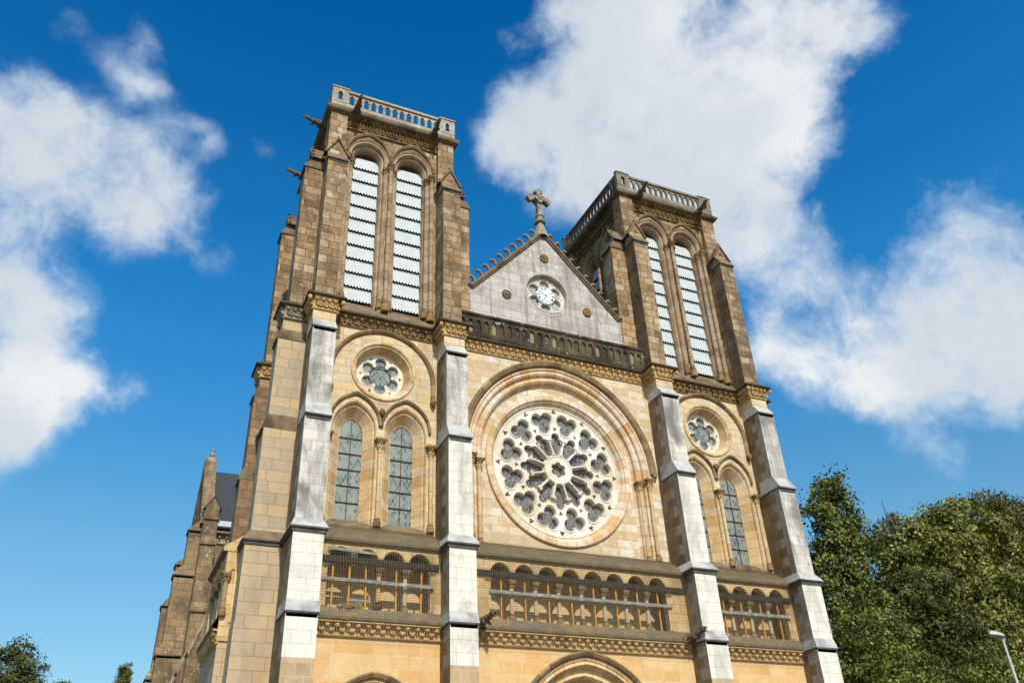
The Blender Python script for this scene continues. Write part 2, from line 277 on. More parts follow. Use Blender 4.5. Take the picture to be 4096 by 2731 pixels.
def leaded_glass(name, cols, lead, scale):
    mt, t, p = base_mat(name); g = t.new('ShaderNodeNewGeometry').outputs['Position']
    q = t.vmath('ADD', g, t.vmath('SCALE', t.vmath('SUBTRACT', t.new('ShaderNodeTexNoise').outputs['Color'], (.5, .5, .5)), sc=.25))
    v = t.new('ShaderNodeTexVoronoi', feature='DISTANCE_TO_EDGE'); t.put(v.inputs['Vector'], t.scale(q, (1, .01, 1))); v.inputs['Scale'].default_value = scale
    v2 = t.new('ShaderNodeTexVoronoi', feature='F1'); t.put(v2.inputs['Vector'], t.scale(q, (1, .01, 1))); v2.inputs['Scale'].default_value = scale
    ln = t.math('LESS_THAN', v.outputs['Distance'], .075)
    big = t.noise(g, 1.3, 3)
    c = t.ramp(t.math('ADD', t.math('MULTIPLY', t.xyz(v2.outputs['Color'])[0], .5), t.math('MULTIPLY', big, .6)), [(.2, cols[0]), (.5, cols[1]), (.75, cols[2])])
    c = t.mix(t.math('MULTIPLY', ln, .8), c, (*lead, 1)); t.put(p.inputs['Base Color'], c); t.put(p.inputs['Roughness'], t.mr(ln, 0, 1, .25, .7)); p.inputs['Specular IOR Level'].default_value = .5
    nb = t.new('ShaderNodeBump'); nb.inputs['Strength'].default_value = .5; nb.inputs['Distance'].default_value = .01; t.put(nb.inputs['Height'], t.xyz(v2.outputs['Color'])[1]); t.put(p.inputs['Normal'], nb.outputs[0])
    MATS[name] = mt
leaded_glass('rose_glass', [rgb(70, 65, 69), rgb(94, 88, 89), rgb(100, 110, 118)], rgb(156, 140, 122), 8.5)
leaded_glass('clock_glass', [rgb(66, 90, 136), rgb(112, 146, 168), rgb(160, 148, 130)], rgb(205, 205, 196), 11)
def leaf_mat(name, c1, c2, c3):
    mt = bpy.data.materials.new(name); mt.use_nodes = True; t = NT(mt.node_tree); t.n.clear()
    g = t.new('ShaderNodeNewGeometry'); n = t.noise(g.outputs['Position'], .8, 4, .65)
    k = t.math('ADD', t.math('MULTIPLY', g.outputs['Random Per Island'], .35), t.math('MULTIPLY', n, .8))
    c = t.ramp(k, [(.30, c1), (.55, c2), (.82, c3)])
    d = t.new('ShaderNodeBsdfPrincipled'); t.put(d.inputs['Base Color'], c); d.inputs['Roughness'].default_value = .6; d.inputs['Specular IOR Level'].default_value = .2
    tr = t.new('ShaderNodeBsdfTranslucent'); t.put(tr.inputs[0], t.mix(1., c, (1.0, 1.0, .5, 1), 'MULTIPLY'))
    mx = t.new('ShaderNodeMixShader'); mx.inputs[0].default_value = .14; t.l.new(d.outputs[0], mx.inputs[1]); t.l.new(tr.outputs[0], mx.inputs[2])
    o = t.new('ShaderNodeOutputMaterial'); t.l.new(mx.outputs[0], o.inputs[0]); MATS[name] = mt
leaf_mat('leaf_poplar', (.034, .042, .009), (.090, .108, .020), (.33, .32, .075))
leaf_mat('leaf_plane', (.050, .054, .012), (.135, .140, .026), (.42, .39, .11))
leaf_mat('leaf_rust', (.060, .052, .012), (.135, .115, .026), (.30, .22, .055))
leaf_mat('leaf_dark', (.028, .036, .009), (.066, .076, .016), (.16, .16, .040))
leaf_mat('leaf_cypress', (.07, .08, .02), (.12, .125, .034), (.19, .18, .06))
leaf_mat('leaf_fresh', (.046, .058, .010), (.11, .135, .022), (.33, .34, .075))

# ------------------------------------------------------------------ mesh helpers
class MB:
    def __init__(s, T=None): s.v = []; s.f = []; s.m = []; s.uv = []; s.T = T
    def P(s, pts):
        b = len(s.v); s.v += [tuple(s.T(*p)) if s.T else tuple(p) for p in pts]; return b
    def face(s, pts, mat=0, uv=None):
        b = s.P(pts); s.f.append(tuple(range(b, b+len(pts)))); s.m.append(mat); s.uv.append(uv)
    def box(s, x0, x1, y0, y1, z0, z1, mat=0):
        b = s.P([(x0,y0,z0),(x1,y0,z0),(x1,y1,z0),(x0,y1,z0),(x0,y0,z1),(x1,y0,z1),(x1,y1,z1),(x0,y1,z1)])
        for q in ((0,3,2,1),(4,5,6,7),(0,1,5,4),(1,2,6,5),(2,3,7,6),(3,0,4,7)):
            s.f.append(tuple(b+i for i in q)); s.m.append(mat); s.uv.append(None)
    def loft(s, rows, mat=0, closed=False, smat=None):
        """rows: lists of points along the strip; u = length along, v = across"""
        n = len(rows[0]); b = s.P([p for r in rows for p in r])
        mid = [Vector(p) for p in rows[len(rows)//2]]; u = [0.]
        for i in range(1, n): u.append(u[-1]+(mid[i]-mid[i-1]).length)
        uc = u[-1]+(mid[0]-mid[-1]).length
        for j in range(len(rows)-1):
            for i in range(n if closed else n-1):
                k = (i+1) % n; uk = u[k] if k else uc
                s.f.append((b+j*n+i, b+j*n+k, b+(j+1)*n+k, b+(j+1)*n+i)); s.m.append(smat[j] if smat else mat); s.uv.append(((u[i], j), (uk, j), (uk, j+1), (u[i], j+1)))
    def plate(s, outer, holes, d0, d1, mat=0, hmat=None, back=True, rim=True):
        """flat plate in the (u,z) plane from depth d0 to d1, with holes"""
        loops = [outer]+holes; tris = geometry.tessellate_polygon([[Vector((p[0], p[1], 0)) for p in l] for l in loops]); flat = [p for l in loops for p in l]
        b = s.P([(p[0], d0, p[1]) for p in flat])
        for tr in tris: s.f.append(tuple(b+i for i in tr)); s.m.append(mat); s.uv.append(None)
        if d1 is None: return
        if back:
            b = s.P([(p[0], d1, p[1]) for p in flat])
            for tr in tris: s.f.append(tuple(b+i for i in reversed(tr))); s.m.append(mat); s.uv.append(None)
        for li, l in enumerate(loops):
            if li == 0 and not rim: continue
            s.loft([[(p[0], d0, p[1]) for p in l], [(p[0], d1, p[1]) for p in l]], (hmat if hmat is not None and li else mat), True)
    def lathe(s, c, prof, n=12, mat=0, axis=None, cap=True):
        """prof: (radius, distance along axis)"""
        a = Vector(axis).normalized() if axis else Vector((0, 0, 1)); t1 = a.orthogonal().normalized() if axis else Vector((1, 0, 0)); t2 = a.cross(t1); c = Vector(c)
        rows = [[tuple(c+a*h+(t1*math.cos(2*math.pi*i/n)+t2*math.sin(2*math.pi*i/n))*r) for i in range(n)] for r, h in prof]
        # length coordinate runs along the axis so that drum joints lie square to it
        b = s.P([p for r in rows for p in r])
        for j in range(len(rows)-1):
            for i in range(n):
                k = (i+1) % n; s.f.append((b+j*n+i, b+j*n+k, b+(j+1)*n+k, b+(j+1)*n+i)); s.m.append(mat); s.uv.append(((prof[j][1], 0), (prof[j][1], 1), (prof[j+1][1], 1), (prof[j+1][1], 0)))
        if cap:
            for j in (0, len(rows)-1): s.f.append(tuple(b+j*n+i for i in range(n))); s.m.append(mat); s.uv.append(None)
    def tube(s, path, rad, n=8, mat=0):
        rows = []; path = [Vector(p) for p in path]
        for i, p in enumerate(path):
            d = (path[min(i+1, len(path)-1)]-path[max(i-1, 0)]).normalized(); a = d.cross(Vector((.3, .2, 1) if abs(d.z) < .9 else (1, 0, 0))).normalized(); b_ = d.cross(a); r = rad[i] if isinstance(rad, (list, tuple)) else rad
            rows.append([tuple(p+(a*math.cos(2*math.pi*k/n)+b_*math.sin(2*math.pi*k/n))*r) for k in range(n)])
        s.loft(rows, mat, True)
        s.face(rows[0], mat); s.face(rows[-1], mat)
    def blob(s, c, r, mat=0, seg=7, rings=5, wob=0.):
        c = Vector(c); rows = []
        for j in range(1, rings):
            th = math.pi*j/rings; rows.append([(c.x+r[0]*math.sin(th)*math.cos(2*math.pi*i/seg)*(1+random.uniform(-wob, wob)), c.y+r[1]*math.sin(th)*math.sin(2*math.pi*i/seg)*(1+random.uniform(-wob, wob)), c.z+r[2]*math.cos(th)) for i in range(seg)])
        s.loft(rows, mat, True); s.face(rows[0], mat); s.face(rows[-1], mat)
    def sweep(s, plan, prof, mat=0, closed=False, smat=None):
        """prof (out, z) swept along a plan polyline; outside is to the right of travel"""
        n = len(plan); offs = []
        for i in range(n):
            a = plan[(i-1) % n] if (closed or i) else None; b = plan[(i+1) % n] if (closed or i < n-1) else None; p = plan[i]
            ns = []
            for q0, q1 in ((a, p), (p, b)):
                if q0 is None or q1 is None: continue
                d = Vector((q1[0]-q0[0], q1[1]-q0[1])).normalized(); ns.append(Vector((d.y, -d.x)))
            m_ = sum(ns, Vector((0, 0)))
            if len(ns) == 2: m_ = m_/(m_.length_squared/2) if m_.length_squared > 1e-6 else ns[0]
            offs.append(m_)
        rows = [[(plan[i][0]+offs[i].x*o, plan[i][1]+offs[i].y*o, z) for i in range(n)] for o, z in prof]
        s.loft(rows, mat, closed, smat)
        if not closed:
            for i in (0, n-1): s.face([r[i] for r in rows], smat[0] if smat else mat)
    def build(s, name, mats, parent=None, smooth=False, origin=None):
        me = bpy.data.meshes.new(name); o_ = Vector(origin) if origin else Vector((0, 0, 0))
        me.from_pydata([(v[0]-o_.x, v[1]-o_.y, v[2]-o_.z) for v in s.v], [], s.f)
        for x in (mats if isinstance(mats, (list, tuple)) else [mats]): me.materials.append(MATS[x])
        me.polygons.foreach_set('material_index', s.m)
        if any(u is not None for u in s.uv):
            L = me.uv_layers.new(name='UVMap').data; k = 0
            for f, u in zip(s.f, s.uv):
                for i in range(len(f)):
                    if u is not None: L[k].uv = u[i]
                    k += 1
        if smooth: me.polygons.foreach_set('use_smooth', [True]*len(s.f))
        me.update(); bm = bmesh.new(); bm.from_mesh(me); bmesh.ops.recalc_face_normals(bm, faces=bm.faces); bm.to_mesh(me); bm.free()
        o = bpy.data.objects.new(name, me); COL.objects.link(o); o.location = o_
        if parent is not None: o.parent = parent
        return o
def empty(name, label=None, cat=None, loc=(0, 0, 0), group=None, parent=None):
    o = bpy.data.objects.new(name, None); COL.objects.link(o); o.location = loc; o.empty_display_size = .3
    if parent is not None: o.parent = parent
    if label: tag(o, label, cat, group)
    return o
def tag(o, label, cat, group=None, kind=None):
    if label: o['label'] = label
    if cat: o['category'] = cat
    if group: o['group'] = group
    if kind: o['kind'] = kind
    return o
def arch(cx, hw, zs, za, zb=None, n=9):
    """pointed arch outline, bottom left over the point to bottom right"""
    rise = za-zs; Rr = (hw*hw+rise*rise)/(2*hw); Rr = max(Rr, hw); th = math.acos(max(-1, min(1, (hw-Rr)/Rr)))
    L = []
    for i in range(n+1):
        a = math.pi+(th-math.pi)*i/n; L.append((cx-hw+Rr+Rr*math.cos(a), zs+Rr*math.sin(a)))
    L[-1] = (cx, L[-1][1]); pts = L+[(2*cx-x, z) for x, z in reversed(L[:-1])]
    if zb is not None: pts = [(cx-hw, zb)]+pts+[(cx+hw, zb)]
    return pts
def circ(cx, cz, r, n=48, a0=0.): return [(cx+r*math.cos(a0+2*math.pi*i/n), cz+r*math.sin(a0+2*math.pi*i/n)) for i in range(n)]
def foil(cx, cz, k, rc, rl, a0, n=54, rin=0.):
    """outline of k lobes of radius rl set at distance rc from the centre"""
    pts = []
    for i in range(n):
        a = 2*math.pi*i/n; best = rin
        for j in range(k):
            b = a0+2*math.pi*j/k; dd = rc*math.cos(a-b); q = rl*rl-(rc*math.sin(a-b))**2
            if q > 0: best = max(best, dd+math.sqrt(q))
        pts.append((cx+best*math.cos(a), cz+best*math.sin(a)))
    return pts
def at(pts, d): return [(p[0], d, p[1]) for p in pts]
def arch_loft(mb, cx, prof, zb, mat=0, n=9, smat=None):
    """prof rows: (half width, depth, spring z, apex z)"""
    mb.loft([at(arch(cx, hw, zs, za, zb, n), d) for hw, d, zs, za in prof], mat, False, smat)

# ------------------------------------------------------------------ ground
g = MB(); g.face([(-2500, -2500, 0), (2500, -2500, 0), (2500, 2500, 0), (-2500, 2500, 0)]); tag(g.build('ground', 'asphalt'), None, None, kind='structure')
g = MB(); g.face([(-30, -22, .004), (34, -22, .004), (34, 60, .004), (-30, 60, .004)]); tag(g.build('pavement', 'paving'), None, None, kind='structure')

# ------------------------------------------------------------------ church: the thing
church = empty('church', 'twin-towered ochre sandstone church with a rose window, gabled clock and white louvred belfries', 'church')
BA, BB = 4.386, 9.0                     # buttress centres
BAYC = 6.7                              # side bay and tower centres
DEEP = []                               # spare

# --- carved friezes -------------------------------------------------------------
def frieze(mb, a, b, z0, z1, proj, pitch, mat=0, T2=None, beads=True):
    """concave carved band between plan points a and b with two rows of leaf knobs; outside to the right of travel"""
    a = Vector(a); b = Vector(b); d = (b-a); L = d.length; d /= L; n = Vector((d.y, -d.x)); h = z1-z0
    mb.sweep([tuple(a), tuple(b)], [(0, z0), (.05, z0), (.06, z0+.06*h), (.02, z0+.12*h), (.02, z0+.5*h), (.3*proj, z0+.72*h), (.75*proj, z0+.9*h), (proj, z1), (0, z1)], mat)
    k = max(1, int(round(L/pitch)))
    for i in range(k):
        t = (i+.5)/k*L; j = random.uniform(-.012, .012)
        p = a+d*(t+j)+n*(.80*proj); mb.blob((p.x, p.y, z0+.78*h), (.055, .055, .060), mat, 7, 5, .15)
        q = a+d*(t+j)+n*(.45*proj); mb.blob((q.x, q.y, z0+.56*h), (.03, .03, .11), mat, 6, 4, .1)
        if beads:
            for e in (-1, 1):
                r_ = a+d*(t+pitch*.5+e*.045)+n*(.06); mb.blob((r_.x, r_.y, z0+(.36 if e < 0 else .32)*h), (.05, .045, .055), mat, 6, 4, .2)
            r_ = a+d*(t+pitch*.5)+n*.09; mb.blob((r_.x, r_.y, z0+.52*h), (.035, .045, .045), mat, 6, 4, .2)
def knob_band(mb, a, b, z0, z1, proj, pitch, mat=0):
    """deep hollow under a shelf with two staggered rows of ball-shaped buds"""
    a = Vector(a); b = Vector(b); d = (b-a); L = d.length; d /= L; n = Vector((d.y, -d.x)); h = z1-z0
    mb.sweep([tuple(a), tuple(b)], [(0, z0-.03), (.07, z0-.03), (.09, z0), (.03, z0+.03), (.01, z0+.3*h), (.01, z0+.78*h), (.06, z0+.84*h), (proj*.8, z0+.88*h), (proj, z0+.92*h), (proj, z1), (0, z1)], mat)
    k = max(1, int(round(L/pitch)))
    for i in range(k):
        t = (i+.5)/k*L; j = random.uniform(-.015, .015); s_ = random.uniform(.88, 1.1)
        p = a+d*(t+j)+n*.115; mb.blob((p.x, p.y, z0+.70*h), (.075*s_, .075, .065*s_), mat, 8, 6, .14); q = a+d*(t+j)+n*.06; mb.blob((q.x, q.y, z0+.50*h), (.03, .05, .10), mat, 6, 4, .1)
        t += pitch*.5
        if t < L-.05:
            p = a+d*(t-j)+n*.085; mb.blob((p.x, p.y, z0+.34*h), (.075*s_, .07, .07), mat, 8, 6, .14)
            for e in (-1, 1): r_ = a+d*(t+e*.065)+n*.07; mb.blob((r_.x, r_.y, z0+.46*h), (.03, .04, .05), mat, 6, 4, .2)
def lip(mb, plan, z, out, mat=0, closed=False, th=.10, back=0., rise=.22):
    """projecting weathered ledge: drip underneath, slope on top"""
    mb.sweep(plan, [(back, z-th*.9), (out-.10, z-th*.9), (out-.08, z-th*.45), (out-.02, z-th*.4), (out, z), (out-.01, z+.03), (back, z+rise)], mat, closed)

# --- front buttresses -------------------------------------------------------------
def shaft(mb, T, hw, df, db, z0, z1, h=.345, quoin=True, fm=0, qm=1, sm=2, zwhite=None):
    """front face in one piece, sides course by course with alternating quoins"""
    old = mb.T; mb.T = T
    mb.face([(-hw, df, z0), (hw, df, z0), (hw, df, z1), (-hw, df, z1)], fm)
    z = z0; k = int(math.floor(z0/h+.001)); 
    while z < z1-.001:
        zn = min((k+1)*h, z1)
        if zn-z < .001: k += 1; continue
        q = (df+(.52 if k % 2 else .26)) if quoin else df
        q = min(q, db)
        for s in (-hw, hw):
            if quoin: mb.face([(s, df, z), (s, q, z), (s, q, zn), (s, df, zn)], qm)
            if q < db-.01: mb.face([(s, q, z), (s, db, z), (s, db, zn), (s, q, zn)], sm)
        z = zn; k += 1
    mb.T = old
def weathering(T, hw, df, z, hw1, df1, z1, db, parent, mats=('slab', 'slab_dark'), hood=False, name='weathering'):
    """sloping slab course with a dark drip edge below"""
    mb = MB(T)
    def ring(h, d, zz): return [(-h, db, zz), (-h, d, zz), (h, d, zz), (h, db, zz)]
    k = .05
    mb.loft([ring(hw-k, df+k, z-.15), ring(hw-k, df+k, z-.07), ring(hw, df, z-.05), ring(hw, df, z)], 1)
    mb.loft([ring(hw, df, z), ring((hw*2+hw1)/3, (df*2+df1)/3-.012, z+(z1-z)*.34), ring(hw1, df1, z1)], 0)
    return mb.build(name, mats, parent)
def buttress(cx, idx):
    T = lambda u, d, z: (cx+u, d, z)
    mb = MB()
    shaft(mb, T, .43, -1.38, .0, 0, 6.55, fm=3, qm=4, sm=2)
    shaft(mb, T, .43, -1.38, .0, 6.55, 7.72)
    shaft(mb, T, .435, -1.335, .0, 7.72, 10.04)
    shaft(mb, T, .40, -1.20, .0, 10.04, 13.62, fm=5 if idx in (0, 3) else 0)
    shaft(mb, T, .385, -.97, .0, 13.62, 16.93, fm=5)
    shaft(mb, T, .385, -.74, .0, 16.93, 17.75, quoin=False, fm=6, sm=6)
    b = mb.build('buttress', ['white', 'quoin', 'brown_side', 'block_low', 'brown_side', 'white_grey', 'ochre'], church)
    weathering(T, .465, -1.43, 7.73, .437, -1.34, 8.04, -.3, b)
    weathering(T, .537, -1.43, 10.06, .402, -1.205, 10.36, .05, b, hood=True)
    weathering(T, .412, -1.285, 13.64, .388, -.975, 14.16, -.2, b)
    weathering(T, .406, -1.02, 16.95, .387, -.745, 17.34, -.2, b)
    f = MB(); e = .405
    for p, q in (((cx-e, .0), (cx-e, -.74)), ((cx-e, -.74), (cx+e, -.74)), ((cx+e, -.74), (cx+e, .0))): frieze(f, p, q, 17.72, 18.16, .17, .20)
    for s in (-1, 1): f.blob((cx+s*(e+.15), -.90, 18.05), (.08, .08, .09), 0, 7, 5, .15)
    f.build('capital_frieze', 'carved', b)
    l = MB(); lip(l, [(cx-e, .1), (cx-e, -.74), (cx+e, -.74), (cx+e, .1)], 18.245, .235, 0, th=.10, rise=.20); l.build('ledge', 'lip_dark', b)
stone('block_low', [rgb(196, 164, 124), rgb(214, 184, 140), rgb(180, 150, 116), rgb(224, 196, 154)], .52, .345, jw=.012, joint=rgb(228, 206, 174), grime=.4, gcol=rgb(136, 112, 84), z0=.1)
for i_, x_ in enumerate((-BB, -BA, BA, BB)): buttress(x_, i_)

# --- wall of the front, bay by bay -------------------------------------------------
ZS = 7.42
LCX = .86                                # half distance between the two lancets of a bay
def column(parent, x, d, z0, z1, r=.075, base=.28, cap=.35, mat='shaft_ochre', capmat='carved', name='colonnette', T=None, abacus=.16):
    """engaged shaft on a moulded base, leafy capital, square abacus"""
    T = T or (lambda u, d_, z: (u, d_, z))
    mb = MB(T); mb.lathe((x, d, 0), [(r, z0+base), (r, z0+base+.02), (r*.97, z1-cap-.02), (r*.97, z1-cap)], 12, 0, cap=False); o = mb.build(name, mat, parent, True)
    c = MB(T); c.lathe((x, d, 0), [(r*1.0, z1-cap), (r*1.25, z1-cap+.02), (r*1.25, z1-cap+.05), (r*1.02, z1-cap+.06), (r*1.12, z1-cap*.55), (r*1.5, z1-cap*.3), (r*1.8, z1-.09)], 10, 0)
    for k in range(8):
        a = math.pi*k/4; c.blob((x+math.cos(a)*r*1.65, d+math.sin(a)*r*1.65, z1-cap*.33), (.028, .028, .05), 0, 6, 4, .2)
        c.blob((x+math.cos(a+.4)*r*1.3, d+math.sin(a+.4)*r*1.3, z1-cap*.66), (.025, .025, .05), 0, 6, 4, .2)
    c.box(x-abacus, x+abacus, d-abacus, d+abacus*.8, z1-.09, z1-.05, 1); c.box(x-abacus-.02, x+abacus+.02, d-abacus-.02, d+abacus*.8, z1-.046, z1, 1)
    c.build('capital', [capmat, 'carved_dark'], o if parent is church else parent)
    b = MB(T); b.lathe((x, d, 0), [(r*1.0, z0+base), (r*1.35, z0+base-.03), (r*1.1, z0+base-.07), (r*1.6, z0+base-.12), (r*1.6, z0+base*.4), (r*1.75, z0+base*.35), (r*1.75, z0)], 10, 0); b.build('base', 'carved_dark', o if parent is church else parent)
    return o
def corbel_head(parent, x, d, z, s=1.):
    """small carved head ending a hood mould"""
    mb = MB(); mb.blob((x, d-.03, z), (.085*s, .10*s, .125*s), 0, 12, 9); mb.blob((x, d+.0, z+.05*s), (.105*s, .09*s, .10*s), 0, 9, 6, .1)
    mb.blob((x, d-.135*s, z-.01*s), (.018*s, .03*s, .04*s), 0, 6, 5)
    for s_ in (-1, 1):
        mb.blob((x+s_*.036*s, d-.11*s, z+.035*s), (.03*s, .022*s, .012*s), 0, 6, 4); mb.blob((x+s_*.09*s, d-.02, z), (.02*s, .03*s, .04*s), 0, 6, 4)
    mb.blob((x, d-.112*s, z-.062*s), (.034*s, .02*s, .013*s), 0, 6, 4); mb.blob((x, d-.09*s, z-.10*s), (.04*s, .03*s, .03*s), 0, 6, 4)
    return mb.build('corbel_head', 'carved_dark', parent, True)
def lancet(cx, wall):
    mo = MB(); pr = [(.74, 0, 14.0, 15.0), (.715, .015, 14, 14.96), (.69, .06, 14, 14.91), (.675, .12, 14, 14.87), (.64, .13, 14, 14.82), (.40, .42, 14, 14.53), (.385, .42, 14, 14.51), (.385, .50, 14, 14.51)]
    arch_loft(mo, cx, pr, 10.74, 0, 10); o = mo.build('lancet_window', 'arch_ochre', church)
    h = MB(); arch_loft(h, cx, [(.868, .0, 14.15, 15.30), (.868, -.085, 14.15, 15.30), (.83, -.11, 14.15, 15.24), (.79, -.07, 14.15, 15.18), (.775, .0, 14.15, 15.15)], None, 0, 10); h.build('hood_mould', 'arch_dark', o)
    s = MB(); s.loft([[(cx-.76, -.03, 10.66), (cx+.76, -.03, 10.66)], [(cx-.76, -.03, 10.72), (cx+.76, -.03, 10.72)], [(cx-.66, .10, 10.84), (cx+.66, .10, 10.84)], [(cx-.41, .46, 11.06), (cx+.41, .46, 11.06)]], 0); s.build('sill', 'weather_dark', o)
    gl = MB(); gl.plate(arch(cx, .385, 14, 14.51, 11.0, 10), [], .46, None); gl.build('glass', 'lattice_glass', o)
    b = MB(); b.box(cx-.009, cx+.009, .425, .45, 11.03, 14.50)
    for k in range(6):
        z = 11.60+k*.55
        if z < 14.3: b.box(cx-.385, cx+.385, .420, .452, z-.010, z+.010)
    b.build('iron_bars', 'iron', o)
def oculus(cx, cz=16.25):
    mo = MB(); mo.loft([at(circ(cx, cz, r), d) for r, d in ((1.13, .0), (1.13, -.045), (1.09, -.06), (1.04, -.045), (1.015, .0), (.99, .015), (.965, .015), (.955, .04), (.83, .36))], 0, True); o = mo.build('oculus_window', 'arch_ochre', church)
    h = MB(); arch_loft(h, cx, [(1.86, .0, 16.0, 17.86), (1.86, -.09, 16.0, 17.86), (1.80, -.12, 16, 17.80), (1.73, -.07, 16, 17.73), (1.70, .0, 16, 17.70)], 15.36, 0, 16); h.build('hood_mould', 'arch_dark', o)
    t = MB(); hole = foil(cx, cz, 6, .50, .20, math.pi/2, 120, .385); small = [foil(cx+.70*math.cos(a), cz+.70*math.sin(a), 3, .035, .030, a, 15) for a in [math.pi/2+math.pi/6+i*math.pi/3 for i in range(6)]]
    t.plate(circ(cx, cz, .835, 60), [hole]+small, .355, .46, 0)
    for i in range(6):
        a = math.pi/2+i*math.pi/3; lx, lz = cx+.50*math.cos(a), cz+.50*math.sin(a)
        arc = [a+math.pi*1.25*(j/14-.5) for j in range(15)]
        t.loft([[(lx+r*math.cos(q), d, lz+r*math.sin(q)) for q in arc] for r, d in ((.245, .357), (.24, .335), (.215, .335), (.205, .36))], 0)
    t.build('tracery', 'cream', o)
    gl = MB(); gl.plate(circ(cx, cz, .82, 40), [], .45, None); gl.build('glass', 'lattice_glass', o)
    b = MB(); b.loft([at(circ(cx, cz, r, 40), d) for r, d in ((.40, .40), (.40, .37), (.375, .37), (.375, .40))], 0, True); b.build('iron_ring', 'iron', o)
def side_bay(c, xa, xb):
    holes = [arch(c-LCX, .74, 14.0, 15.0, 10.7, 10), arch(c+LCX, .74, 14.0, 15.0, 10.7, 10), circ(c, 16.25, 1.12, 48)]
    w = MB(); w.plate([(xa, 9.98), (xb, 9.98), (xb, 18.3), (xa, 18.3)], holes, .0, .45, 0, rim=False, back=False); w.build('bay_wall', 'ochre', church)
    for s in (-1, 1): lancet(c+s*LCX, None)
    oculus(c)
    for k in (-1, 0, 1): column(church, c+k*1.735, -.04, 10.74, 13.67)
    for x, z in ((c-1.78, 15.30), (c, 14.63), (c+1.78, 15.30)): corbel_head(church, x, -.10, z)
side_bay(-BAYC, -BB, -BA); side_bay(BAYC, BA, BB)

# --- rose window bay ------------------------------------------------------------------
RZ = 13.75
w = MB(); w.plate([(-BA, 9.98), (BA, 9.98), (BA, 18.3), (-BA, 18.3)], [arch(0, 3.62, 13.9, 17.69, 10.5, 20)], 0, None); w.build('bay_wall', 'ochre_light', church)
w = MB(); w.plate(arch(0, 3.0, 13.9, 17.02, 10.45, 20), [circ(0, RZ, 2.86, 72)], .30, None); w.build('rose_wall', 'ochre_light', church)
w = MB(); arch_loft(w, 0, [(3.62, 0, 13.9, 17.69), (3.57, .0, 13.9, 17.64), (3.52, .06, 13.9, 17.58), (3.44, .02, 13.9, 17.49), (3.38, .06, 13.9, 17.43), (3.36, .16, 13.9, 17.41), (3.28, .16, 13.9, 17.32), (3.24, .10, 13.9, 17.28), (3.17, .07, 13.9, 17.20), (3.10, .12, 13.9, 17.13), (3.08, .24, 13.9, 17.10), (2.99, .30, 13.9, 17.01)], 10.5, 0, 20); ro = w.build('rose_arch', 'arch_rose', church)
w = MB(); arch_loft(w, 0, [(3.90, .0, 13.9, 17.98), (3.90, -.10, 13.9, 17.98), (3.82, -.15, 13.9, 17.90), (3.70, -.10, 13.9, 17.77), (3.63, .0, 13.9, 17.70)], None, 0, 20); w.build('hood_mould', 'arch_dark', ro)
for s in (-1, 1):
    column(church, s*3.53, -.02, 10.62, 13.68, .075, .26, .40); column(church, s*3.20, .10, 10.56, 13.58, .075, .26, .38)
    corbel_head(church, s*3.80, -.08, 13.82, .8)
rose = MB(); rose.loft([at(circ(0, RZ, r, 72), d) for r, d in ((2.87, .30), (2.87, .22), (2.84, .20), (2.70, .20), (2.67, .26), (2.62, .28), (2.56, .38), (2.52, .42))], 0, True); rose = rose.build('rose_window', 'arch_rose', church)
t = MB(); holes = []; rims = []
for i in range(12):
    a = math.pi/2+i*math.pi/6+math.pi/12
    holes.append(foil(1.9*math.cos(a), RZ+1.9*math.sin(a), 3, .232, .222, a+math.pi, 48)); rims.append((1.9*math.cos(a), RZ+1.9*math.sin(a), a))
    b_ = math.pi/2+i*math.pi/6
    for rr, q in ((2.33, 1.), (1.63, .8)): holes.append(foil(rr*math.cos(b_), RZ+rr*math.sin(b_), 3, .055*q, .048*q, b_+(0 if rr > 2 else math.pi), 18))
    half = [(.585, .105), (1.02, .228), (1.10, .262), (1.17, .268), (1.23, .222), (1.25, .155), (1.31, .168), (1.39, .145), (1.45, .085)]
    pet = [(r_, -h_) for r_, h_ in half]+[(1.48, 0)]+[(r_, h_) for r_, h_ in reversed(half)]
    holes.append([(r_*math.cos(b_)-h_*math.sin(b_), RZ+r_*math.sin(b_)+h_*math.cos(b_)) for r_, h_ in pet])
holes.append(foil(0, RZ, 6, .19, .11, math.pi/2, 60, .13))
t.plate(circ(0, RZ, 2.535, 96), holes, .42, .60, 0)
for x, z, a in rims:
    t.loft([at([(x+(p[0]-x)*k, z+(p[1]-z)*k) for p in foil(x, z, 3, .232, .222, a+math.pi, 48)], d) for k, d in ((1.16, .421), (1.14, .395), (1.08, .39), (1.04, .42), (1.0, .43), (.975, .50), (.97, .60))], 0, True)
t.loft([at(circ(0, RZ, r, 48), d) for r, d in ((.56, .43), (.56, .36), (.54, .34), (.50, .34), (.48, .36))], 0, True)
t.plate(circ(0, RZ, .485, 48), [foil(0, RZ, 6, .19, .11, math.pi/2, 60, .13)], .362, .43, 0)
t.loft([at(circ(0, RZ, r, 72), d) for r, d in ((2.53, .43), (2.50, .39), (2.46, .39), (2.44, .425))], 0, True)
t.build('tracery', 'cream', rose)
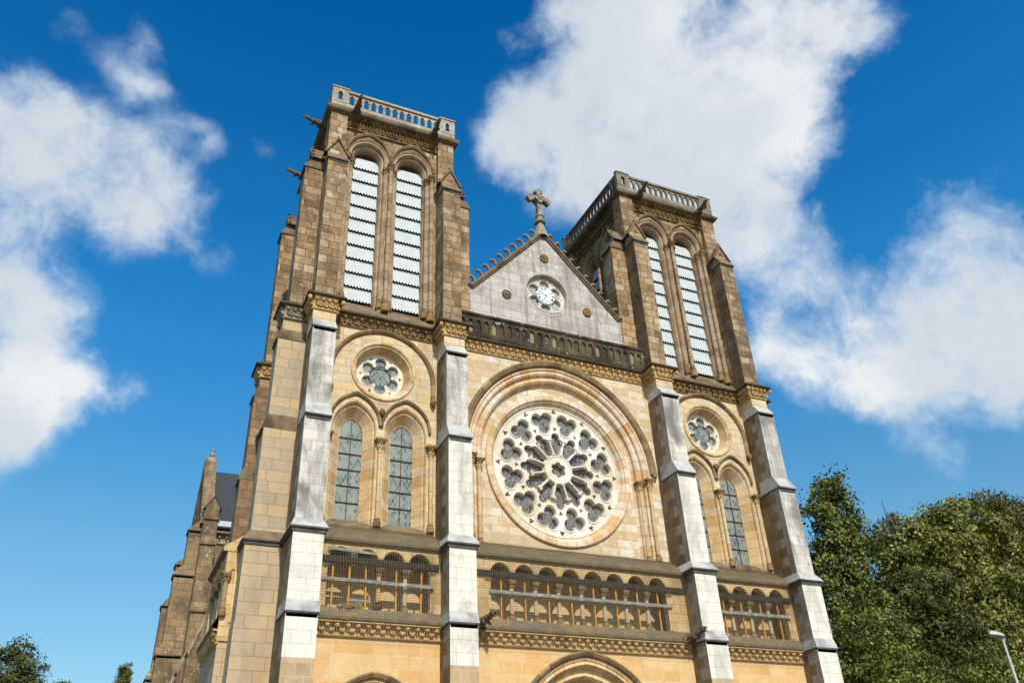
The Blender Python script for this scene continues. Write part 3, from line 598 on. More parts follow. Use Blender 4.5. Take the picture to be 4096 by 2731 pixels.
for i in range(12):
    a = math.pi/2+i*math.pi/6+math.pi/12; dx, dz = math.cos(a), math.sin(a); s = MB()
    s.lathe((0, .37, RZ), [(.065, .56), (.065, .60), (.045, .63), (.040, .66), (.037, .98), (.050, .99), (.050, 1.01), (.040, 1.02), (.06, 1.10), (.08, 1.13)], 10, 0, (dx, 0, dz))
    for k in range(4): q = Vector((dx, 0, dz))*1.09+Vector((-dz, 0, dx))*(.075 if k % 2 else -.075)+Vector((0, (-.05 if k > 1 else .03), 0)); s.blob((q.x, .37+q.y, RZ+q.z), (.03, .03, .03), 0, 6, 4)
    pp = [(1.13, -.095), (1.17, -.095), (1.17, .095), (1.13, .095)]; pl = [(r_*dx-h_*dz, RZ+r_*dz+h_*dx) for r_, h_ in pp]; s.plate(pl, [], .28, .45, 0)
    s.build('spoke_column', 'cream', rose)
gl = MB(); gl.plate(circ(0, RZ, 2.52, 64), [], .59, None); gl.build('stained_glass', 'rose_glass', rose)

# --- main cornice ------------------------------------------------------------------------
for xa, xb, mt in ((-BB+.41, -BA-.41, 'carved_dark'), (-BA+.41, BA-.41, 'carved'), (BA+.41, BB-.41, 'carved_dark')):
    f = MB(); frieze(f, (xa, 0), (xb, 0), 17.76, 18.15, .17, .27 if xb-xa > 5 else .30); cf = f.build('cornice', mt, church)
    l = MB(); lip(l, [(xa, .0), (xb, .0)], 18.238, .25, 0, rise=.20); l.build('ledge', 'lip_dark', cf)

# --- galleries ------------------------------------------------------------------------------
def gallery(T, xa, xb, cs, parent, hw=.33, skip=(), endcols=True):
    """arcaded walk: sill, columns, arches, stone roof, carved band below"""
    pts = [(xa, 8.06), (cs[0]-hw, 8.06)]
    for i, c in enumerate(cs):
        if i: pts += [(c-hw, 9.30)]
        pts += arch(c, hw, 9.45, 9.80, None, 7)
        if i < len(cs)-1: pts += [(c+hw, 9.30)]
    pts += [(cs[-1]+hw, 8.06), (xb, 8.06), (xb, 10.0), (xa, 10.0)]
    mb = MB(T); mb.plate(pts, [], -.62, -.38, 0); g_ = mb.build('gallery', 'gallery', parent)
    ar = MB(T)
    for c in cs: ar.loft([at(arch(c, h_, 9.45, a_, None, 7), d_) for h_, d_, a_ in ((.40, -.62, 9.875), (.40, -.655, 9.875), (.36, -.67, 9.835), (.335, -.64, 9.805), (.325, -.60, 9.795))], 0)
    ar.build('arch_moulding', 'gallery', g_)
    k = len(cs)
    xs = [cs[0]-(cs[1]-cs[0])/2]+[(cs[i]+cs[i+1])/2 for i in range(k-1)]+[cs[-1]+(cs[1]-cs[0])/2]
    for i, x in enumerate(xs):
        if i in skip: continue
        column(g_, x, -.51, 8.06, 9.31, .068, .26, .24, 'shaft_ochre', 'carved_dark', 'column', T, .115)
    fl = MB(T); fl.box(xa, xb, -.60, .38, 7.86, 8.06); fl.box(xa, xb, -.38, .38, 9.90, 9.97); fl.build('floor', 'lip_dark', g_)  # floor and ceiling coloured dark to deepen the shade in the passage
    bk = MB(T); bk.plate([(xa-.06, 7.9), (xb+.06, 7.9), (xb+.06, 9.95), (xa-.06, 9.95)], [], .36, .44)
    for q0, q1 in ((xa-.06, xa-.01), (xb+.01, xb+.06)): bk.box(q0, q1, -.36, .355, 7.9, 9.95)
    bk.build('back_wall', 'passage', g_)
    s = MB(T); s.loft([[(xa, d, z) for d, z in pr] if e == 0 else [(xb, d, z) for d, z in pr] for e in (0, 1) for pr in [[(-.55, 7.70), (-.70, 7.70), (-.71, 7.75), (-.76, 7.76), (-.775, 7.84), (-.72, 7.90), (-.62, 8.10), (-.56, 8.12), (-.56, 8.06)]]], 0); s.build('sill', 'roof_lichen', g_)
    r_ = MB(T); r_.loft([[(x, d, z) for d, z in ((-.38, 9.93), (-.66, 9.93), (-.67, 9.97), (-.74, 9.98), (-.76, 10.05), (-.72, 10.10), (-.40, 10.36), (-.03, 10.64), (.0, 10.64))] for x in (xa, xb)], 0); r_.build('stone_roof', 'roof_lichen', g_)
    f = MB(); p0 = Vector(T(xa, -.55, 0)); p1 = Vector(T(xb, -.55, 0)); knob_band(f, (p0.x, p0.y), (p1.x, p1.y), 7.36, 7.72, .19, .29); f.build('carved_band', 'carved', g_)
    return g_
Tf = lambda u, d, z: (u, d, z)
GC = [.82*(i-3.5) for i in range(8)]; GL = [-BAYC+.80*(i-1.5) for i in range(4)]; GR = [BAYC+.80*(i-1.5) for i in range(4)]
gallery(Tf, -BA+.42, BA-.42, GC, church); gallery(Tf, -BB+.42, -BA-.42, GL, church, .34, (1,)); gallery(Tf, BA+.42, BB-.42, GR, church)

# --- lower front with the portals -----------------------------------------------------------
def portal(c, xa, xb, hw, zs, za):
    w = MB(); w.plate([(xa, 0), (xb, 0), (xb, 7.60), (xa, 7.60)], [arch(c, hw-.16, zs, za-.20, .02, 14)], -.55, None); w.build('portal_wall', 'ochre_low', church)
    o = MB(); pr = [(-.16, -.55, -.20), (-.20, -.55, -.24), (-.26, -.50, -.30), (-.34, -.54, -.38), (-.40, -.44, -.45), (-.44, -.30, -.49), (-.56, -.30, -.62), (-.62, -.33, -.68), (-.70, -.24, -.76), (-.74, -.05, -.80), (-.90, -.05, -.97), (-1.0, .05, -1.07), (-1.02, .30, -1.1)]
    arch_loft(o, c, [(hw+a_, d_, zs, za+b_) for a_, d_, b_ in pr], 0, 0, 14); p_ = o.build('portal', 'arch_ochre', church)
    h = MB(); arch_loft(h, c, [(hw, -.55, zs, za), (hw, -.66, zs, za), (hw-.05, -.70, zs, za-.05), (hw-.12, -.64, zs, za-.14), (hw-.16, -.55, zs, za-.19)], None, 0, 14); h.build('hood_mould', 'arch_dark', p_)
    d_ = MB(); d_.plate(arch(c, hw-1.02, zs, za-1.1, 0, 14), [], .29, None); d_.build('door', 'wood_black', p_)
portal(0, -BA, BA, 2.75, 4.3, 7.34); portal(-BAYC, -BB, -BA, 1.62, 4.62, 6.45); portal(BAYC, BA, BB, 1.62, 4.62, 6.45)

# --- parapet over the rose, gable, clock, cross ----------------------------------------------
nb = 25; pw = .318; bx = [(i-(nb-1)/2)*pw for i in range(nb)]
mb = MB(); mb.plate([(-BA+.3, 18.40), (BA-.3, 18.40), (BA-.3, 19.30), (-BA+.3, 19.30)], [arch(x, .095, 18.98, 19.14, 18.60, 5) for x in bx if abs(x) < 3.95], -.10, .0, 0, back=False); par = mb.build('parapet', 'black', church)
mb = MB()
for x in bx:
    if abs(x) < 3.95: mb.plate(arch(x, .105, 18.98, 19.16, 18.58, 5), [], -.035, None, 1 if bx.index(x) in (4, 9, 12, 18, 23) else 0)
mb.build('blind_arches', ['black', 'block_plain'], par)
mb = MB(); mb.loft([[(x, d, z) for d, z in ((.12, 19.28), (-.14, 19.28), (-.17, 19.33), (-.17, 19.38), (-.10, 19.43), (.12, 19.45))] for x in (-BA+.36, BA-.36)], 0); mb.build('coping', 'black', par)
mb = MB(); mb.box(-BA+.3, BA-.3, .0, .2, 18.3, 19.28); mb.build('backing', 'black', par)
GY = .25
GW, GF, GA = 3.40, 20.86, 24.40
mb = MB(); mb.plate([(-GW-.02, 18.3), (GW+.02, 18.3), (GW, GF), (0, GA), (-GW, GF)], [circ(.02, 21.38, .90, 48)], GY, GY+.55, 0); gable = mb.build('gable', 'grey', church)
mb = MB(); path = [(-GW-.04, GF-.02), (-GW+.16, GF-.02), (0, GA), (GW-.16, GF-.02), (GW+.04, GF-.02)]
def off(path, k):
    o = []
    for i, p in enumerate(path):
        a = Vector(path[max(i-1, 0)]); b = Vector(path[min(i+1, len(path)-1)]); n_ = Vector((0, 0))
        for q0, q1 in ((a, Vector(p)), (Vector(p), b)):
            if (q1-q0).length > 1e-6: e_ = (q1-q0).normalized(); n_ += Vector((-e_.y, e_.x))
        n_.normalize(); e0 = (Vector(p)-a).normalized() if i else (b-Vector(p)).normalized(); c_ = max(.5, n_.dot(Vector((-e0.y, e0.x)))); o.append((p[0]+n_.x*k/c_, p[1]+n_.y*k/c_))
    return o
mb.loft([at(off(path, k), d) for k, d in ((-.07, GY), (-.05, GY-.07), (.0, GY-.08), (.02, GY-.13), (.09, GY-.14), (.15, GY-.05), (.15, GY+.65), (-.07, GY+.65))], 0); mb.build('coping', 'weather_dark', gable)
def crocket(x, z, ang, s, parent):
    """curled leaf standing on the sloping coping"""
    c = MB(); o_ = Vector((x, GY+.1, z)); q = Vector((math.cos(ang), 0, math.sin(ang))); n_ = Vector((-q.z, 0, q.x))
    if n_.z < 0: n_ = -n_
    up_ = Vector((0, 0, 1)); out = Vector((-1 if x < 0 else 1, 0, 0))
    pth = [o_-n_*.05-out*.12, o_+n_*.05-out*.07+up_*.02, o_+up_*.20+out*.0, o_+up_*.31+out*.08, o_+up_*.36+out*.17, o_+up_*.31+out*.24, o_+up_*.25+out*.22, o_+up_*.26+out*.17]
    c.tube([p*1 for p in pth], [.10*s, .085*s, .065*s, .055*s, .055*s, .055*s, .05*s, .03*s], 7); c.blob(tuple(o_+up_*.30+out*.19), (.075*s, .09*s, .075*s), 0, 8, 6)
    return c.build('crocket', 'crocket', parent, True)
for s_ in (-1, 1):
    for k in range(10):
        f_ = (k+.35)/10.2; x = s_*(GW-.18)*(1-f_); z = GF+.12+(GA-GF)*f_*1.0+.02
        crocket(x, z, math.atan2(GA-GF, GW)*(1 if x < 0 else -1), 1., gable)
def roundel(x, z, r=.19):
    m_ = MB(); m_.loft([at(circ(x, z, q*r, 24), GY-d) for q, d in ((1.08, -.02), (1.08, .03), (1., .05), (.88, .03), (.84, .0), (.84, -.0))], 0, True); m_.plate(circ(x, z, .86*r, 24), [], GY+.004-.008, None, 1)
    for k in range(8): a = k*math.pi/4; m_.blob((x+.55*r*math.cos(a), GY-.02, z+.55*r*math.sin(a)), (.055, .03, .055), 0, 7, 5)
    m_.blob((x, GY-.03, z), (.05, .04, .05), 0, 7, 5); return m_.build('rosette', ['carved_dark', 'lip_dark'], gable)
for x, z in ((0, 23.12), (-1.80, 20.86), (1.80, 20.86)): roundel(x, z)
# clock window
CX, CZ = .02, 21.37
mb = MB(); mb.loft([at(circ(CX, CZ, r, 48), d) for r, d in ((1.10, GY), (1.10, GY-.012), (.97, GY-.012), (.955, GY-.03), (.91, GY-.02), (.90, GY+.04), (.885, GY+.24))], 0, True); clock = mb.build('clock_window', 'grey', church)
mb = MB(); lob = [circ(CX+.555*math.cos(a), CZ-.02+.555*math.sin(a), .205, 28) for a in [math.pi/2+i*math.pi/3 for i in range(6)]]
mb.plate(circ(CX, CZ, .90, 60), lob, GY+.20, GY+.32, 0)
for i in range(6):
    a = math.pi/2+i*math.pi/3; mb.loft([at(circ(CX+.555*math.cos(a), CZ-.02+.555*math.sin(a), r, 28), GY+d) for r, d in ((.262, .205), (.255, .17), (.235, .165), (.215, .18), (.205, .21))], 0, True)
    a += math.pi/6; mb.blob((CX+.74*math.cos(a), GY+.20, CZ+.74*math.sin(a)), (.06, .03, .06), 0, 7, 5, .2)
mb.build('tracery', 'cream_clock', clock)
mb = MB(); mb.plate(circ(CX, CZ, .88, 40), [], GY+.30, None); mb.build('stained_glass', 'clock_glass', clock)
DY = GY+.12; DZ = CZ-.02
mb = MB(); mb.plate(circ(CX, DZ, .40, 48), [], DY, DY+.07); mb.build('dial', 'dial_white', clock)
def stroke(mb, p, q, w_, d0):
    a = Vector(p); b = Vector(q); e_ = (b-a).normalized(); n_ = Vector((-e_.y, e_.x))*w_/2; mb.plate([tuple(a-n_), tuple(b-n_), tuple(b+n_), tuple(a+n_)], [], d0, d0+.006)
mb = MB(); ROM = ['XII', 'I', 'II', 'III', 'IIII', 'V', 'VI', 'VII', 'VIII', 'IX', 'X', 'XI']
for i, s_ in enumerate(ROM):
    a = math.pi/2-i*math.pi/6; c_, sn = math.cos(a), math.sin(a); wd = {'I': .028, 'V': .052, 'X': .056}; tot = sum(wd[q] for q in s_); x = -tot/2
    def tr(u, v): return (CX+(.325+v)*c_+u*sn, DZ+(.325+v)*sn-u*c_)
    for q in s_:
        wq = wd[q]; m0, m1 = x+.006, x+wq-.006; mid = (m0+m1)/2
        if q == 'I': stroke(mb, tr(mid, -.048), tr(mid, .048), .014, DY-.008)
        if q == 'V': stroke(mb, tr(m0, .048), tr(mid, -.048), .015, DY-.008); stroke(mb, tr(m1, .048), tr(mid, -.048), .008, DY-.009)
        if q == 'X': stroke(mb, tr(m0, .048), tr(m1, -.048), .015, DY-.008); stroke(mb, tr(m1, .048), tr(m0, -.048), .008, DY-.009)
        x += wq
mb.build('numerals', 'paint_black', clock)
for nm, mn, ln, wd in (('minute_hand', 49.3*6, .31, .016), ('hour_hand', (6+49.3/60)*30, .21, .020)):
    a = math.pi/2-R(mn); mb = MB(); stroke(mb, (CX-.09*math.cos(a), DZ-.09*math.sin(a)), (CX+ln*math.cos(a), DZ+ln*math.sin(a)), wd, DY-.020 if ln > .3 else DY-.014)
    mb.plate(circ(CX+.6*ln*math.cos(a), DZ+.6*ln*math.sin(a), .018, 10), [], DY-.022 if ln > .3 else DY-.016, DY-.010); mb.build(nm, 'paint_black', clock)
# cross on the gable point
XY = GY+.12
mb = MB(); mb.lathe((0, XY, 0), [(.36, 24.28), (.20, 24.80), (.155, 25.02), (.15, 25.08)], 8, 0, cap=False); mb.lathe((0, XY, 0), [(.15, 25.06), (.25, 25.10), (.26, 25.17), (.19, 25.23), (.15, 25.27), (.15, 25.43), (.20, 25.47), (.20, 25.52), (.14, 25.57)], 8, 0); cross = mb.build('stone_cross', 'carved_grey', church)
mb = MB(); out = []
CZc = 26.42; tl = .105; arm = .55
def cr_arm(a):
    c_, s_ = math.cos(a), math.sin(a); L = arm if a != -math.pi/2 else .92
    loc = [(.14, -.10), (L-.17, -.085), (L-.16, -.10)]+[(L-.13+.085*math.cos(q), -.105+.085*math.sin(q)) for q in [R(200), R(240), R(280), R(320), R(350)]]+[(L-.05+.085*math.cos(q), .085*math.sin(q)) for q in [R(-60), R(-20), R(20), R(60)]]+[(L-.13+.085*math.cos(q), .105+.085*math.sin(q)) for q in [R(10), R(40), R(80), R(120), R(160)]]+[(L-.16, .10), (L-.17, .085), (.14, .10)]
    if a == -math.pi/2: loc = [(.14, -.10), (.92, -.115), (.92, .115), (.14, .10)]
    return [(u*c_-v*s_, CZc+u*s_+v*c_) for u, v in loc]
for a in (0, math.pi/2, math.pi, -math.pi/2): out += cr_arm(a)
mb.plate(out, [], XY-.11, XY+.11); mb.build('cross_arms', 'carved_grey', cross)
mb = MB(); mb.plate(foil(0, CZc, 4, .13, .125, 0, 60), [foil(0, CZc, 4, .05, .05, math.pi/4, 28)], XY-.17, XY+.17)
for k in range(4): a = k*math.pi/2; mb.loft([at(circ(.13*math.cos(a), CZc+.13*math.sin(a), r, 20), XY-d) for r, d in ((.125, .16), (.12, .20), (.09, .20), (.08, .165))], 0, True)
mb.build('medallion', 'carved_grey', cross)
# nave roof behind the gable
mb = MB(); mb.loft([[(-3.5, y, 20.7), (0, y, 24.0), (3.5, y, 20.7)] for y in (GY+.5, 20)], 0); mb.build('nave_roof', 'slate', church)
mb = MB(); mb.box(-4.2, 4.2, .9, 40, 0, 20.6); mb.build('nave_wall', 'transept', church)

# --- bell towers -------------------------------------------------------------------------
TH, TY = 2.67, 2.72            # half side, centre depth
def tower(c):
    visible_left = True
    Tx = {'front': lambda u, d, z: (c+u, d, z), 'left': lambda u, d, z: (c-TH+.05+d, TY-u, z), 'right': lambda u, d, z: (c+TH-.05-d, TY+u, z), 'back': lambda u, d, z: (c-u, 2*TY-d, z)}
    dark = c > 0
    st = 'belfry'
    mb = MB()
    for sx in (-1, 1):
        for y0, y1 in ((.05, .73), (2*TY-.73, 2*TY-.05)):
            x0, x1 = sorted((c+sx*1.94, c+sx*2.62)); mb.box(x0, x1, y0, y1, 18.2, 27.90)
    tw = mb.build('bell_tower', st, church)
    mb = MB(); mb.box(c-2.55, c+2.55, .5, 2*TY-.1, 0, 18.25); mb.box(c-2.5, c+2.5, .2, 2*TY-.2, 27.75, 28.05); mb.build('tower_core', 'transept', tw)
    mb = MB(); mb.box(c-1.5, c+1.5, 1.22, 2*TY-1.2, 18.25, 27.7); mb.build('dark_interior', 'dark_inside', tw)  # added near-black box: stops light, and its colour gives the unlit inside
    bw, ca, co_, lv, sc, fr, si, bal, ped, ga = [MB() for _ in range(10)]
    for side, T in Tx.items():
        full = side in ('front', 'left')
        if not full: 
            w_ = MB(T); w_.plate([(-1.95, 18.2), (1.95, 18.2), (1.95, 27.9), (-1.95, 27.9)], [], .28, None); w_.build('panel_wall', st, tw)
        else:
            w_ = MB(T); w_.plate([(-1.95, 18.2), (1.95, 18.2), (1.95, 27.9), (-1.95, 27.9)], [arch(s*.92, .80, 26.15, 27.05, 18.55, 10) for s in (-1, 1)], .28, .30, 0, back=False, rim=False); w_.build('panel_wall', st, tw)
            for s in (-1, 1):
                a_ = MB(T); arch_loft(a_, s*.92, [(.80, .28, 26.15, 27.05), (.78, .30, 26.15, 27.02), (.75, .34, 26.15, 26.98), (.70, .32, 26.15, 26.92), (.67, .38, 26.15, 26.87), (.66, .48, 26.15, 26.85), (.60, .48, 26.15, 26.77), (.57, .54, 26.15, 26.72), (.545, .62, 26.15, 26.68), (.545, 1.2, 26.15, 26.68)], 18.6, 0, 10); ao = a_.build('belfry_arch', 'arch_belfry', tw)
                h_ = MB(T); arch_loft(h_, s*.92, [(.935, .28, 26.1, 27.38), (.935, .19, 26.1, 27.38), (.90, .165, 26.1, 27.33), (.85, .21, 26.1, 27.25), (.83, .28, 26.1, 27.22)], None, 0, 10); h_.build('hood_mould', 'arch_dark', tw)
                # white corrugated louvres
                top = [26.42-.645*k for k in range(11)]
                for k, z in enumerate(top):
                    l_ = MB(T); nz = 18; zz = max(z-.655, 19.35) if k == 10 else z-.655
                    cr0, cr1 = [], []
                    for i in range(nz+1):
                        u = s*.92-.54+1.08*i/nz; q = .095 if i % 2 else 0.; cr0.append((u, .79, z-.005 if k else z-.02)); cr1.append((u, .70+q*.14, zz+q))
                    l_.loft([cr0, cr1, [(a0, a1+.012, a2+.01) for a0, a1, a2 in cr1], [(a0, a1+.02, a2) for a0, a1, a2 in cr0]], 0, smat=[0, 1, 1]); l_.build('louvre', ['louvre_white', 'iron'], tw)
            bk_ = MB(T)
            for s in (-1, 1): bk_.plate(arch(s*.92, .545, 26.1, 26.66, 19.2, 8), [], .87, .90, 0)
            bk_.build('louvre_backing', 'louvre_dark', tw)  # added sheet; its brown stands in for the dim gaps between slats
            # shafts between and beside the openings
            for x, d_, z1_ in ((0, .20, 25.93), (-.15, .40, 25.80), (.15, .40, 25.80), (-1.74, .24, 25.93), (-1.58, .40, 25.80), (1.74, .24, 25.93), (1.58, .40, 25.80)):
                column(tw, x, d_, 18.82 if d_ < .3 else 19.0, z1_, .088, .42, .34, 'shaft_belfry', 'carved_dark', 'colonnette', T, .125)
            cl = MB(T)
            for x, d_ in ((-.075, .33), (.075, .33), (-1.66, .34), (1.66, .34), (-1.86, .30), (1.86, .30)): cl.lathe((x, d_, 0), [(.04, 19.1), (.04, 25.85)], 8, 0)
            cl.build('slender_shafts', 'shaft_belfry', tw)
            s_ = MB(T); s_.loft([[(-1.94, d, z), (1.94, d, z)] for d, z in ((-.05, 18.32), (-.04, 18.40), (.10, 18.52), (.12, 18.60), (.30, 18.80), (.9, 19.42))], 0); s_.build('sill', 'weather_dark', tw)
        # carved band in the sunk panel
        f_ = MB(T); n_ = 14; p_ = 3.88/n_
        f_.loft([[(-1.94, d, z), (1.94, d, z)] for d, z in ((.28, 27.30), (.19, 27.31), (.18, 27.36), (.26, 27.38), (.27, 27.62), (.20, 27.72), (.06, 27.78), (.06, 27.88))], 0)
        if side in ('front', 'left'):
            for i in range(n_):
                u = -1.94+p_*(i+.5); f_.blob((u, .19, 27.46), (.05, .05, .05), 0, 7, 5, .1); f_.blob((u-.055, .19, 27.54), (.035, .05, .06), 0, 6, 4, .1); f_.blob((u+.055, .19, 27.54), (.035, .05, .06), 0, 6, 4, .1); f_.blob((u, .16, 27.60), (.035, .05, .07), 0, 6, 4); f_.blob((u+p_/2, .14, 27.56), (.022, .05, .14), 0, 6, 4); f_.blob((u, .03, 27.79), (.04, .04, .035), 0, 6, 4, .2)
        f_.build('carved_band', 'carved_dark', tw)
    mb = MB(); sq = [(c-2.62, .05), (c+2.62, .05), (c+2.62, 2*TY-.05), (c-2.62, 2*TY-.05)]
    mb.sweep(sq, [(-.3, 27.84), (.06, 27.84), (.07, 27.88), (.15, 27.90), (.19, 27.96), (.20, 28.04), (.17, 28.07), (.05, 28.22), (.0, 28.28), (-.3, 28.28)], 0, True); mb.build('cornice', 'weather_dark', tw)
    # balustrade
    for side, T in Tx.items():
        b_ = MB(T); o0, o1 = 1.985, 2.66
        b_.box(-o1 if side in ('front', 'back') else -o1+.151, o1 if side in ('front', 'back') else o1-.151, .0, .15, 28.24, 28.42)
        an = 13; pt = 2*o0/an
        pts = [(-o0, 28.42)]
        for i in range(an):
            u = -o0+pt*(i+.5); pts += arch(u, .100, 28.80, 28.975, 28.44, 5)
        pts += [(o0, 28.42), (o0, 29.06), (-o0, 29.06)]
        b_.plate(pts, [], .035, .125, 0); b_.box(-o0-.02, o0+.02, -.035, .18, 29.056, 29.12); b_.box(-o0-.02, o0+.02, -.02, .165, 29.124, 29.19)
        for i in range(an+1):
            u = -o0+pt*i; b_.lathe((u, .03, 0), [(.045, 28.43), (.045, 28.47), (.030, 28.50), (.030, 28.74), (.05, 28.80), (.05, 28.83)], 8, 0)
            if i < an:
                for e_ in (-1, 1): b_.blob((u+pt/2+e_*.085, .08, 28.85), (.035, .04, .035), 0, 6, 4)
        for e_ in (-1, 1):
            x0, x1 = sorted((e_*o0, e_*(o1 if side in ('front', 'back') else o1-.151))); xm = e_*(o0+o1)/2
            b_.plate([(x0, 28.425), (x1, 28.425), (x1, 29.2), (x0, 29.2)], [arch(xm, .10, 28.86, 29.04, 28.55, 5)], -.012, .14, 0)
            if side in ('front', 'back'): b_.box(x0-.03, x1+.03, -.045, .175, 29.204, 29.27)
            for e2 in (-1, 1): b_.lathe((xm+e2*.11, -.0, 0), [(.03, 28.54), (.03, 28.84)], 7, 0)
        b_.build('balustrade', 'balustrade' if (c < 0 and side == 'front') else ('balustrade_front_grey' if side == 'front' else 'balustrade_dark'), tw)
    # buttresses of the belfry stage
    for side, T0 in Tx.items():
        if side == 'back': continue
        for e_ in (-1, 1):
            uc = e_*(2.3 if side == 'front' else 2.15); bd = -.58 if side == 'front' else -.72
            T = lambda u, d, z, T0=T0, uc=uc: T0(uc+u, d, z)
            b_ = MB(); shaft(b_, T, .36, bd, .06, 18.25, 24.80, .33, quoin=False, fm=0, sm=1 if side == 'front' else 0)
            bo = b_.build('belfry_buttress', ['belfry', 'belfry' if c < 0 else 'belfry_shaded'], tw)  # right tower's side faces get the darker copy: shade painted as stone colour
            weathering(T, .40, bd-.07, 24.74, .37, bd+.24, 25.22, .0, tw, ('weather_dark', 'slab_dark'), name='weathering')
            g_ = MB(T); d0 = bd+.22
            g_.plate([(-.37, 25.14), (.37, 25.14), (.37, 25.34), (0, 25.98), (-.37, 25.34)], [], d0, .10, 0)
            g_.loft([[(u, d, z) for u, z in ((-.50, 25.16), (0, 26.03), (.50, 25.16))] for d in (d0-.06, .12)], 1)
            g_.loft([[(u, d0-.06, z) for u, z in ((-.50, 25.16), (0, 26.03), (.50, 25.16))], [(u, d0-.07, z) for u, z in ((-.43, 25.16), (0, 25.91), (.43, 25.16))], [(u, d0+.01, z) for u, z in ((-.43, 25.16), (0, 25.91), (.43, 25.16))]], 1)
            for q, zq in ((.42, 25.36), (.22, 25.72), (0, 26.10)):
                for e2 in ((-1, 1) if q else (1,)): g_.blob((e2*q, d0+.02, zq), (.05, .05, .06), 1, 7, 5, .2)
            g_.plate(foil(0, 25.46, 3, .06, .06, math.pi/2, 24), [], d0-.02, None, 1)
            g_.build('gablet', ['belfry', 'weather_dark'], tw)
    # gargoyles
    for side in (('front', 'left') if c < 0 else ('front',)):
        T0 = Tx[side]
        for e_ in (-1, 1): gargoyle(T0(e_*1.66, -.05, 28.02), Vector(T0(e_*1.66, -1.0, 28.05))-Vector(T0(e_*1.66, 0., 28.02)), tw, .86)
    return tw
def gargoyle(p, d, parent, L):
    """crouching beast: haunch, tapering body, neck, head with jaw and ears"""
    p = Vector(p); d = Vector(d).normalized(); sd_ = d.cross(Vector((0, 0, 1))).normalized(); u = Vector((0, 0, 1)); m_ = MB()
    pt = lambda a, b=0., c=0.: tuple(p+d*a*L+u*b*L+sd_*c*L)
    m_.tube([pt(-.15, -.02), pt(.0, -.02), pt(.2, -.03), pt(.45, .0), pt(.65, .05), pt(.78, .09), pt(.86, .10)], [.14*L, .15*L, .155*L, .13*L, .10*L, .085*L, .08*L], 9)
    m_.blob(pt(.88, .11), (.095*L, .095*L, .09*L), 0, 9, 7)
    m_.tube([pt(.86, .13), pt(.97, .115), pt(1.05, .09)], [.075*L, .06*L, .035*L], 7); m_.tube([pt(.86, .05), pt(.96, .02), pt(1.02, .005)], [.05*L, .04*L, .025*L], 6)
    for s_ in (-1, 1):
        m_.tube([pt(.84, .17, s_*.06), pt(.80, .25, s_*.08)], [.03*L, .006*L], 5); m_.blob(pt(.93, .16, s_*.055), (.022*L,)*3, 0, 6, 4)
        m_.blob(pt(.12, -.06, s_*.14), (.10*L, .10*L, .13*L), 0, 8, 6); m_.tube([pt(.12, -.14, s_*.15), pt(.25, -.19, s_*.14), pt(.36, -.16, s_*.13)], [.05*L, .04*L, .03*L], 6)
        m_.tube([pt(.50, -.02, s_*.11), pt(.56, -.13, s_*.12), pt(.64, -.13, s_*.11)], [.045*L, .035*L, .025*L], 6)
    return m_.build('gargoyle', 'gargoyle', parent, True)
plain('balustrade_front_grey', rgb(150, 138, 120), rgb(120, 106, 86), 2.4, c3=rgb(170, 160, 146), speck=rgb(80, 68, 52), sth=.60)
TL = tower(-BAYC); TR = tower(BAYC)
mb = MB(); mb.tube([(4.75, .5, 28.0), (4.75, .5, 29.6), (4.75, .5, 29.95)], [.02, .018, .012], 6); mb.blob((4.75, .5, 29.62), (.05, .05, .09)); mb.build('lightning_rod', 'rod', TR)
mb = MB(); mb.tube([(-6.95, 1.2, 28.0), (-6.95, 1.2, 29.9)], [.018, .010], 6); mb.build('lightning_rod', 'rod', TL)
gargoyle((-3.72, -.60, 7.90), (.30, -1, .06), church, .95); gargoyle((3.72, -.60, 7.90), (.22, -1, .06), church, .95)

# --- left flank of the tower: side buttresses, side gallery, aisle, transept -------------------
XW = -9.37
def side_buttress(yc, mats, name='side_buttress', deps=(1.14, 1.12, 1.0, .90, .80), sg_=1):
    T = (lambda u, d, z: (XW+d, yc-u, z)) if sg_ > 0 else (lambda u, d, z: (-XW-d, yc+u, z)); mb = MB()
    shaft(mb, T, .43, -deps[0], .3, 0, 7.72, .36, quoin=False, fm=0, sm=0); shaft(mb, T, .43, -deps[1], .3, 7.72, 10.04, .36, quoin=False, fm=0, sm=0)
    shaft(mb, T, .40, -deps[2], .3, 10.04, 13.62, .36, quoin=False, fm=0, sm=0); shaft(mb, T, .385, -deps[3], .3, 13.62, 16.93, .36, quoin=False, fm=0, sm=0); shaft(mb, T, .38, -deps[4], .3, 16.93, 17.75, .36, quoin=False, fm=0, sm=0)
    b = mb.build(name, mats[0], church)
    weathering(T, .52, -deps[1]-.10, 10.052, .402, -deps[2]-.005, 10.34, .3, b, (mats[1], 'slab_dark')); weathering(T, .395, -deps[2]-.07, 13.64, .386, -deps[3]-.005, 14.12, .3, b, (mats[1], 'slab_dark')); weathering(T, .39, -deps[3]-.06, 16.95, .382, -deps[4]-.005, 17.30, .3, b, (mats[1], 'slab_dark'))
    e = .40; x1 = sg_*(XW-deps[4]); x0 = sg_*(XW+.3); pl_ = [(x0, yc+sg_*e), (x1, yc+sg_*e), (x1, yc-sg_*e), (x0, yc-sg_*e)]; f = MB()
    for p, q in zip(pl_, pl_[1:]): frieze(f, p, q, 17.72, 18.15, .15, .22)
    f.build('capital_frieze', 'carved_grey' if yc < 2 else 'carved', b)
    l = MB(); lip(l, pl_, 18.232, .22, 0, rise=.20); l.build('ledge', 'lip_dark', b)
    return b
side_buttress(.57, ('corner', 'weather_dark')); side_buttress(4.87, ('rear', 'weather_dark'))
side_buttress(.57, ('corner', 'weather_dark'), sg_=-1)
